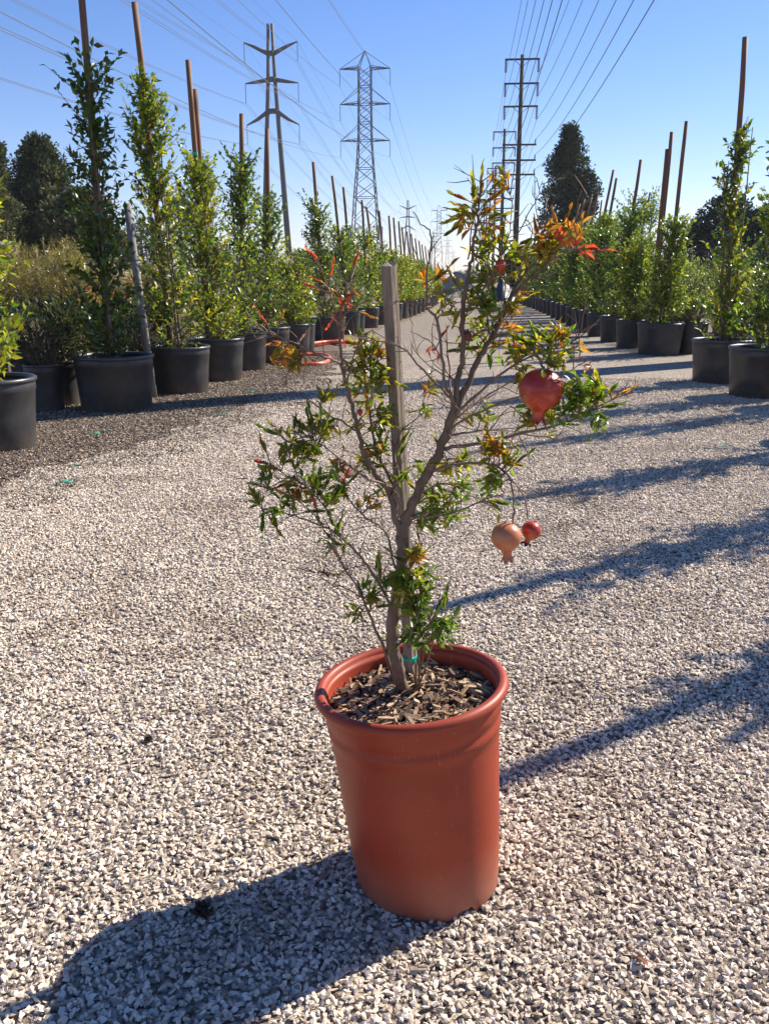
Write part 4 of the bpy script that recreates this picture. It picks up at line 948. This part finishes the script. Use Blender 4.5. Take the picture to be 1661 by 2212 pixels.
branch([(738, 690, -.03), (754, 660, -.03), (762, 630, -.03), (757, 603, -.03)], 1.5, .8, mb=red)
branch([(848, 1058, .01), (820, 1042, -.01), (795, 1034, -.03), (759, 1008, -.04), (727, 984, -.05), (703, 967, -.06), (665, 945, -.07), (620, 955, -.08)], 2.8, .7)
c0 = seat(850, 1468)
branch([(830, 1405, -.01), (807, 1349, -.02), (795, 1319, -.03), (771, 1268, -.04), (741, 1222, -.05), (722, 1180, -.06), (712, 1140, -.06)], 3.8, 1.0, first=c0)
branch([(850, 1325, -.005), (832, 1283, -.02), (798, 1228, -.03), (777, 1201, -.04), (741, 1165, -.05), (705, 1138, -.06), (675, 1129, -.07), (638, 1114, -.08), (596, 1105, -.09), (568, 1100, -.09)], 3.4, .8)
branch([(866, 1240, 0), (850, 1214, .01), (841, 1168, .02), (825, 1140, .02), (789, 1117, .02), (759, 1086, .02), (741, 1053, .02), (727, 1015, .02)], 2.8, .8)
branch([(741, 1165, -.05), (715, 1120, -.05), (690, 1080, -.05), (655, 1045, -.06), (615, 1025, -.07), (580, 1000, -.07)], 1.8, .6)
branch([(780, 1290, -.04), (745, 1270, -.05), (705, 1255, -.06), (680, 1235, -.06)], 1.5, .6)
branch([(700, 1135, -.06), (650, 1085, -.08), (600, 1060, -.09), (530, 1035, -.09)], 1.4, .5)
for q in [[(905, 1400, -.01), (893, 1330, -.01), (888, 1250, -.02), (884, 1215, -.02)], [(915, 1410, -.01), (925, 1350, -.03), (945, 1335, -.04), (975, 1330, -.05)], [(900, 1420, .0), (912, 1340, .02), (925, 1270, .03)], [(888, 1440, -.02), (880, 1400, -.04), (900, 1340, -.05)], [(925, 1420, -.01), (950, 1340, .02), (970, 1250, .03)]]:
    branch(q, 1.9, .8, first=seat(897 + rnd(-8, 8), 1488 + rnd(-6, 4)))
# bare upper twigs
for q in [[(1012, 560, -.04), (1022, 470, -.02), (1033, 420, -.01), (1006, 386, 0)], [(1033, 425, -.05), (1049, 409, -.05)], [(1070, 600, .0), (1110, 520, .0), (1140, 464, 0), (1158, 430, 0), (1171, 392, 0)], [(1165, 562, .04), (1163, 500, .04), (1158, 450, .05), (1153, 418, .05)], [(1140, 585, .03), (1165, 485, .03), (1183, 455, .03), (1196, 434, .02)], [(1120, 608, .03), (1150, 500, .06), (1135, 475, .07)], [(1190, 545, .05), (1225, 490, .06), (1252, 460, .06), (1268, 420, .06)], [(1060, 735, 0), (1050, 640, -.03), (1075, 560, -.04), (1100, 500, -.04), (1106, 436, -.04), (1098, 410, -.04)], [(1085, 690, .01), (1092, 600, -.02), (1082, 530, -.03)], [(1000, 690, -.04), (1030, 640, -.06), (1062, 600, -.07), (1070, 570, -.07)], [(870, 650, -.08), (905, 655, -.07), (925, 664, -.06)], [(925, 664, -.06), (870, 652, -.08), (832, 657, -.08)], [(954, 770, -.06), (925, 735, -.05), (885, 715, -.05)], [(988, 822, -.03), (940, 800, 0), (900, 760, .02), (890, 700, .02)], [(1040, 957, -.05), (1080, 900, -.09), (1120, 860, -.1)], [(1232, 742, -.09), (1262, 712, -.09), (1290, 700, -.1)], [(1117, 937, -.07), (1180, 945, -.07), (1240, 955, -.07), (1300, 960, -.07)]]:
    branch(q, 1.5, .5)
# thorny spurs along all the wood
for k in range(420):
    p, r, d = random.choice(NODES)
    if p.z < .55 or r > .008: continue
    s = rvec(1); s = (s - d * s.dot(d)).normalized(); s = (s + d * rnd(.2, .9) + Vector((0, 0, .25))).normalized(); ln = rnd(.012, .065)
    q = p + s * ln * .5 + rvec(.002); e = p + s * ln
    twigs.tube([p, q, e], [.0010, .0008, .0004], 4, False)
    if ln > .04 and random.random() < .6:
        s2 = (s + rvec(.6)).normalized(); twigs.tube([q, q + s2 * ln * .45], [.0007, .0004], 4, False)
wood.build('trunk', M['bark'], POM, True); twigs.build('branches', M['twig'], POM, True); red.build('young_shoots', M['redtwig'], POM, True)

# leaf clusters: centre and radius on the print, depth, leaves, tones
GRN, OLV, YLW, ORG, RED = (.11, .19, .028), (.19, .185, .03), (.36, .36, .04), (.36, .165, .03), (.46, .065, .04)
NB_ = [(p, r) for p, r, d in NODES]; NPOS = np.array([tuple(p) for p, r in NB_])
pl = Leaves(); ptw = MB()
def cluster(x, y, rad, dy, n, cols, LL=.0255, up=.3):
    c = L3(x, y, dy); rr_ = rad / 1965 * (BY / .97); nt_ = max(2, n // 7)
    per = max(3, n // nt_)
    for k in range(nt_):
        e = c + Vector((random.gauss(0, .5) * rr_, random.gauss(0, .45) * rr_, random.gauss(0, .5) * rr_))
        j = int(np.argmin(((NPOS - np.array(e)) ** 2).sum(1))); a = Vector(NPOS[j])
        d = (e - a); dl = d.length
        if dl < .012: d = (rvec(1) + Vector((0, 0, up * 2))).normalized(); e = a + d * .03; dl = .03
        d = d / dl; mid = a.lerp(e, .5) + Vector((0, 0, .1 * dl)) + rvec(.05 * dl)
        tip = e + (d * .6 + Vector((0, 0, up)) + rvec(.25)).normalized() * rnd(.012, .028) * (LL / .0255)
        ptw.tube([a, mid, e, tip], [.0013, .001, .0008, .0004], 4, False)
        sd = d.cross(rvec(1)).normalized(); c0 = random.choice(cols)
        for q in range(per):
            f = q / max(1, per - 1); b = mid.lerp(e, f * 1.6) if f < .6 else e.lerp(tip, (f - .6) / .4)
            ang = (q // 2) * 1.57; s_ = (Matrix.Rotation(ang, 3, d) @ sd) * (1 if q % 2 else -1)
            dr = s_ * .8 + d * rnd(.35, .9) + Vector((0, 0, up * .6)) + rvec(.22)
            L = LL * rnd(.6, 1.2) * (1 - .25 * f)
            cc = c0 if random.random() < .7 else random.choice(cols)
            pl.add(b, dr, Vector((0, -.25, .7)) + rvec(.7), L, L * rnd(.29, .4), jit(cc, .25))
G1 = [GRN, GRN, OLV, GRN]; G2 = [GRN, OLV, OLV, YLW]; O1 = [OLV, ORG, YLW, ORG, OLV]; R1 = [RED, ORG, RED]
for a in [
    (1030, 450, 26, -.05, 34, O1), (1030, 485, 30, -.05, 44, [OLV, YLW, OLV, ORG]), (1048, 535, 28, -.05, 22, G2), (1085, 405, 16, -.04, 12, [OLV, ORG]), (1103, 430, 14, -.04, 10, [OLV, YLW]),
    (1083, 515, 16, -.04, 14, R1), (1100, 545, 30, -.02, 34, G2), (1070, 590, 34, -.03, 40, G2), (1040, 640, 34, -.03, 34, [OLV, GRN, YLW]), (1040, 600, 26, -.02, 22, [OLV, YLW, GRN]),
    (1182, 515, 30, .03, 34, O1), (1215, 512, 22, .04, 22, [ORG, OLV, ORG]), (1238, 530, 22, .0, 22, [ORG, RED, ORG]), (1175, 555, 26, .02, 22, [ORG, OLV, YLW]), (1155, 545, 24, .02, 18, [OLV, ORG]),
    (1100, 660, 24, .0, 22, [OLV, ORG, YLW]), (1118, 645, 14, .0, 10, [ORG, OLV]), (990, 660, 22, -.04, 18, [YLW, OLV, GRN]), (1065, 665, 30, -.04, 28, G1), (1030, 705, 32, 0, 34, G2), (1090, 700, 22, -.02, 14, [OLV, ORG]), (965, 655, 12, -.06, 7, [ORG, YLW]),
    (930, 615, 22, -.06, 16, [RED, OLV, ORG]), (948, 765, 16, -.05, 12, R1), (1070, 775, 16, 0, 10, [GRN, YLW]), (1035, 745, 20, .0, 14, [OLV, ORG, GRN]), (1010, 740, 18, .02, 12, [OLV, GRN]),
    (1150, 745, 26, -.09, 26, G2), (1190, 760, 30, -.09, 40, [OLV, GRN, OLV, YLW]), (1215, 745, 24, -.09, 22, [OLV, ORG, GRN]), (1112, 765, 18, -.07, 14, [ORG, OLV]), (1125, 790, 26, -.08, 26, G2), (1165, 780, 30, -.1, 26, G1),
    (1250, 850, 26, -.1, 30, G1), (1285, 860, 26, -.1, 30, G1 + [YLW]), (1270, 890, 28, -.1, 32, G1), (1290, 910, 16, -.1, 10, [GRN, GRN]), (1320, 855, 12, -.1, 7, [ORG, ORG]), (1273, 808, 10, -.1, 6, [ORG, ORG]), (1230, 880, 20, -.1, 18, G1),
    (1130, 890, 24, -.09, 22, G1), (1195, 900, 26, -.09, 22, G1 + [YLW]), (1160, 905, 20, -.09, 12, [GRN, ORG]), (1060, 895, 22, .0, 10, G2), (1190, 935, 14, -.08, 5, [YLW, GRN]), (1030, 900, 18, 0, 8, [OLV, GRN]),
    (1070, 980, 26, -.08, 26, [OLV, ORG, OLV]), (1085, 1010, 30, -.08, 38, [OLV, GRN, OLV]), (1065, 1040, 28, -.08, 30, [OLV, GRN]), (1000, 1000, 28, -.02, 28, G2), (960, 1010, 20, 0, 18, G2), (1000, 1060, 24, .0, 18, G1), (1040, 1080, 20, -.04, 18, G1),
    (935, 1080, 30, .03, 44, G1), (960, 1110, 28, .02, 36, G1 + [YLW]), (925, 1130, 26, .03, 26, G1), (985, 1120, 18, -.03, 10, [GRN, YLW]), (920, 1040, 20, .02, 14, G2),
    (690, 585, 6, -.03, 10, R1), (702, 618, 6, -.03, 10, R1), (711, 640, 6, -.03, 10, R1), (724, 675, 7, -.03, 10, [ORG, RED]), (757, 608, 6, -.03, 10, R1), (761, 640, 6, -.03, 10, [RED, ORG]), (750, 668, 7, -.03, 10, [ORG, RED]), (737, 705, 8, -.02, 12, [ORG, RED, OLV]), (736, 740, 8, -.02, 10, [ORG, OLV]),
    (615, 765, 26, -.07, 28, [ORG, ORG, OLV]), (640, 770, 22, -.06, 18, [ORG, OLV]), (590, 725, 10, -.08, 6, R1), (640, 735, 10, -.07, 6, [ORG, RED]),
    (790, 755, 24, .03, 26, G2), (805, 790, 28, .05, 38, G2), (780, 790, 22, .03, 20, [OLV, ORG, GRN]), (800, 830, 28, .05, 38, G2), (815, 770, 20, .05, 16, [OLV, ORG]), (795, 870, 26, .05, 30, [OLV, ORG, GRN]), (815, 900, 24, .05, 24, [GRN, OLV]), (700, 865, 22, -.04, 14, [OLV, OLV]),
    (715, 895, 20, -.03, 12, [OLV, OLV]), (680, 920, 24, -.06, 22, [OLV, GRN]), (655, 950, 34, -.07, 46, [OLV, GRN, OLV]), (620, 950, 22, -.08, 16, [OLV, OLV]), (690, 945, 24, -.06, 22, [OLV, OLV]), (665, 980, 26, -.07, 20, [OLV, GRN]),
    (800, 935, 24, .04, 24, G2), (815, 975, 26, .04, 28, [OLV, ORG, GRN]), (790, 1000, 24, .02, 20, [OLV, GRN]), (835, 1010, 24, .03, 22, G2), (860, 990, 18, .03, 10, [OLV]), (905, 890, 20, .05, 12, [OLV, GRN]), (915, 850, 16, .05, 10, [ORG, OLV]),
    (600, 1005, 20, -.07, 16, [OLV, RED, OLV]), (590, 1030, 18, -.08, 14, [OLV, GRN]), (650, 1050, 30, -.06, 36, [GRN, OLV, ORG]), (690, 1045, 26, -.05, 28, [GRN, OLV]), (700, 1090, 28, -.05, 34, G1), (640, 1090, 24, -.07, 26, [OLV, ORG, GRN]), (575, 1095, 24, -.09, 26, [OLV, GRN]), (690, 1130, 10, -.06, 6, R1), (730, 1020, 18, 0, 16, [RED, OLV, OLV]),
    (735, 1060, 22, .0, 18, [OLV, GRN]), (800, 1090, 22, .02, 16, [OLV, ORG]), (725, 1190, 22, -.05, 18, [GRN, OLV]), (740, 1240, 10, -.05, 5, [RED, OLV]), (830, 1060, 18, .02, 12, [OLV, GRN]), (690, 1240, 12, -.06, 6, [(.1, .05, .03)]),
    (800, 1290, 26, -.04, 22, [OLV, GRN]), (775, 1330, 24, -.04, 18, [OLV, GRN]), (830, 1270, 24, -.03, 20, [OLV, GRN]), (900, 1210, 22, -.03, 30, [YLW, OLV, ORG]), (885, 1240, 26, -.03, 34, G2), (910, 1255, 26, -.03, 34, G1), (870, 1265, 22, -.04, 18, G2),
    (900, 1300, 28, -.03, 40, G1), (880, 1310, 24, -.04, 24, G1), (930, 1350, 32, -.04, 46, [GRN]), (955, 1350, 26, -.05, 30, [GRN]), (905, 1350, 26, -.03, 30, G1), (920, 1385, 22, -.03, 20, [GRN]), (965, 1335, 18, -.05, 12, [GRN, OLV]), (885, 1380, 18, -.03, 12, G1)]:
    cluster(*a[:4], int(a[4] * 1.95), a[5], LL=.015 if a[5] is R1 or a[2] < 15 else .0242)
fo = pl.build('foliage', M['pom'], POM, 'lance', 300); ptw.build('twigs', M['twig'], POM)['kind'] = 'stuff'

# fruit
def fruit(label, x, y, rpx, dy, mat, neck_dir, neck, flare, calmat, spikes=6):
    c = L3(x, y, dy); r = rpx / 1900 * (c + base).length * .985
    f = MB(); prof = []
    for i in range(17):
        a = math.pi * i / 16; z = math.cos(a) * .96; q = math.sin(a)
        if i == 16: break
        q *= 1 - .06 * max(0, -math.cos(a)); prof.append((max(q, .02) * r, z * r))
    z0 = prof[-1][1]; k = [p for p in prof if p[1] > -.86 * r]
    nk = neck * r; k += [(r * .36, -.93 * r), (r * .30, -1.02 * r), (r * .285, -r - nk * .5), (r * flare, -r - nk * .8)]
    rough_ = lambda p, a, j: p * (1 + .018 * mnoise.noise(Vector((math.cos(a) * 1.3, math.sin(a) * 1.3, p.z / r * 1.3 + x)))) + Vector((0, 0, 0))
    f.lathe(k, 36, warp=rough_)
    o = f.build('fruit', M[mat], POM, True, c); nd = Vector(neck_dir).normalized(); o.rotation_euler = (-nd).to_track_quat('Z', 'Y').to_euler(); o['label'] = label
    s = MB(); rb_ = r * flare; zb = -r - nk * .78
    for i in range(spikes):
        a0 = 2 * math.pi * (i + .06) / spikes; a1 = 2 * math.pi * (i + .94) / spikes; am = (a0 + a1) / 2
        tl = r * .52 * rnd(.75, 1.1) * neck; o1 = 1.35 * rnd(.85, 1.15)
        pts = [Vector((math.cos(a) * rb_, math.sin(a) * rb_, zb)) for a in (a0, am, a1)] + [Vector((math.cos(a) * rb_ * 1.12, math.sin(a) * rb_ * 1.12, zb - tl * .5)) for a in (lerp(a0, am, .3), lerp(a1, am, .3))] + [Vector((math.cos(am) * rb_ * o1, math.sin(am) * rb_ * o1, zb - tl))]
        s.add(pts, [(0, 1, 3), (1, 4, 3), (1, 2, 4), (3, 4, 5)]); s.add([p * .94 for p in pts], [(3, 1, 0), (3, 4, 1), (4, 2, 1), (5, 4, 3)])
    s.build('calyx', M[calmat], o)
    st = MB(); st.tube([(0, 0, r * .93), (0, 0, r * 1.06)], [.0028, .0017], 8); st.build('stem_end', M['twig'], o, True)
fruit('large red fruit beside the arching twig', 1168, 842, 39.5, -.105, 'fruit_red', (-.06, .05, -1), .42, .33, 'fruit_red')
fruit('orange-tan hanging fruit with a pointed crown', 1093, 1160, 31, -.095, 'fruit_tan', (.1, 0, -1), .6, .37, 'fruit_tan')
fruit('small red hanging fruit with a dried black crown', 1147, 1146, 20, -.07, 'fruit_red', (-.35, -.1, -1), .5, .48, 'calyx_dark')
def bud(label, x, y, rpx, dy, col):
    c = L3(x, y, dy); r = rpx / 1900 * 1.5; b = MB(); b.lathe([(.05 * r, 1.25 * r), (.6 * r, .8 * r), (.95 * r, .1 * r), (.75 * r, -.7 * r), (.25 * r, -1.3 * r), (.02 * r, -1.6 * r)], 14)
    o = b.build('bud', M[col], POM, True, c); o['label'] = label
    j = int(np.argmin(((NPOS - np.array(c)) ** 2).sum(1))); s = MB(); s.tube([Vector(NPOS[j]) - c, Vector((0, 0, r * .9))], [.0009, .0012], 5); s.build('stem', M['twig'], o)
M['bud_dark'] = plain('dark_bud', (.10, .012, .02), (.2, .03, .035), 60, .35, 0); M['bud_red'] = plain('red_bud', (.42, .03, .02), (.52, .07, .03), 60, .4, 0)
bud('dark crimson bud on an upper right twig', 1209, 484, 7.5, .05, 'bud_dark'); bud('dark round bud among the leaves beside the large red fruit', 1284, 829, 6, -.1, 'bud_dark')
bud('red drop-shaped bud hanging beside the stake', 778, 890, 6.5, .01, 'bud_red'); bud('dull red bud in the fork of the right limb', 1011, 724, 8, -.04, 'bud_dark'); bud('broad red bloom base in the upper foliage', 1081, 573, 11, -.05, 'bud_red')

# ------------------------------------------------------------------ the air: a little haze over the whole place
hz_b = MB(); hz_b.box((0, 1070, 20.5), (3010, 2270, 43))
hm = bpy.data.materials.new('haze_air'); hm.use_nodes = True; ht = hm.node_tree; ht.nodes.clear()
hv = ht.nodes.new('ShaderNodeVolumePrincipled'); hv.inputs['Color'].default_value = (0.86, 0.92, 1.0, 1); hv.inputs['Density'].default_value = 0.00028; hv.inputs['Anisotropy'].default_value = 0.2
ho = ht.nodes.new('ShaderNodeOutputMaterial'); ht.links.new(hv.outputs[0], ho.inputs['Volume'])
tag(hz_b.build('haze', hm), 'thin pale haze in the air over the nursery', 'haze', kind='stuff')
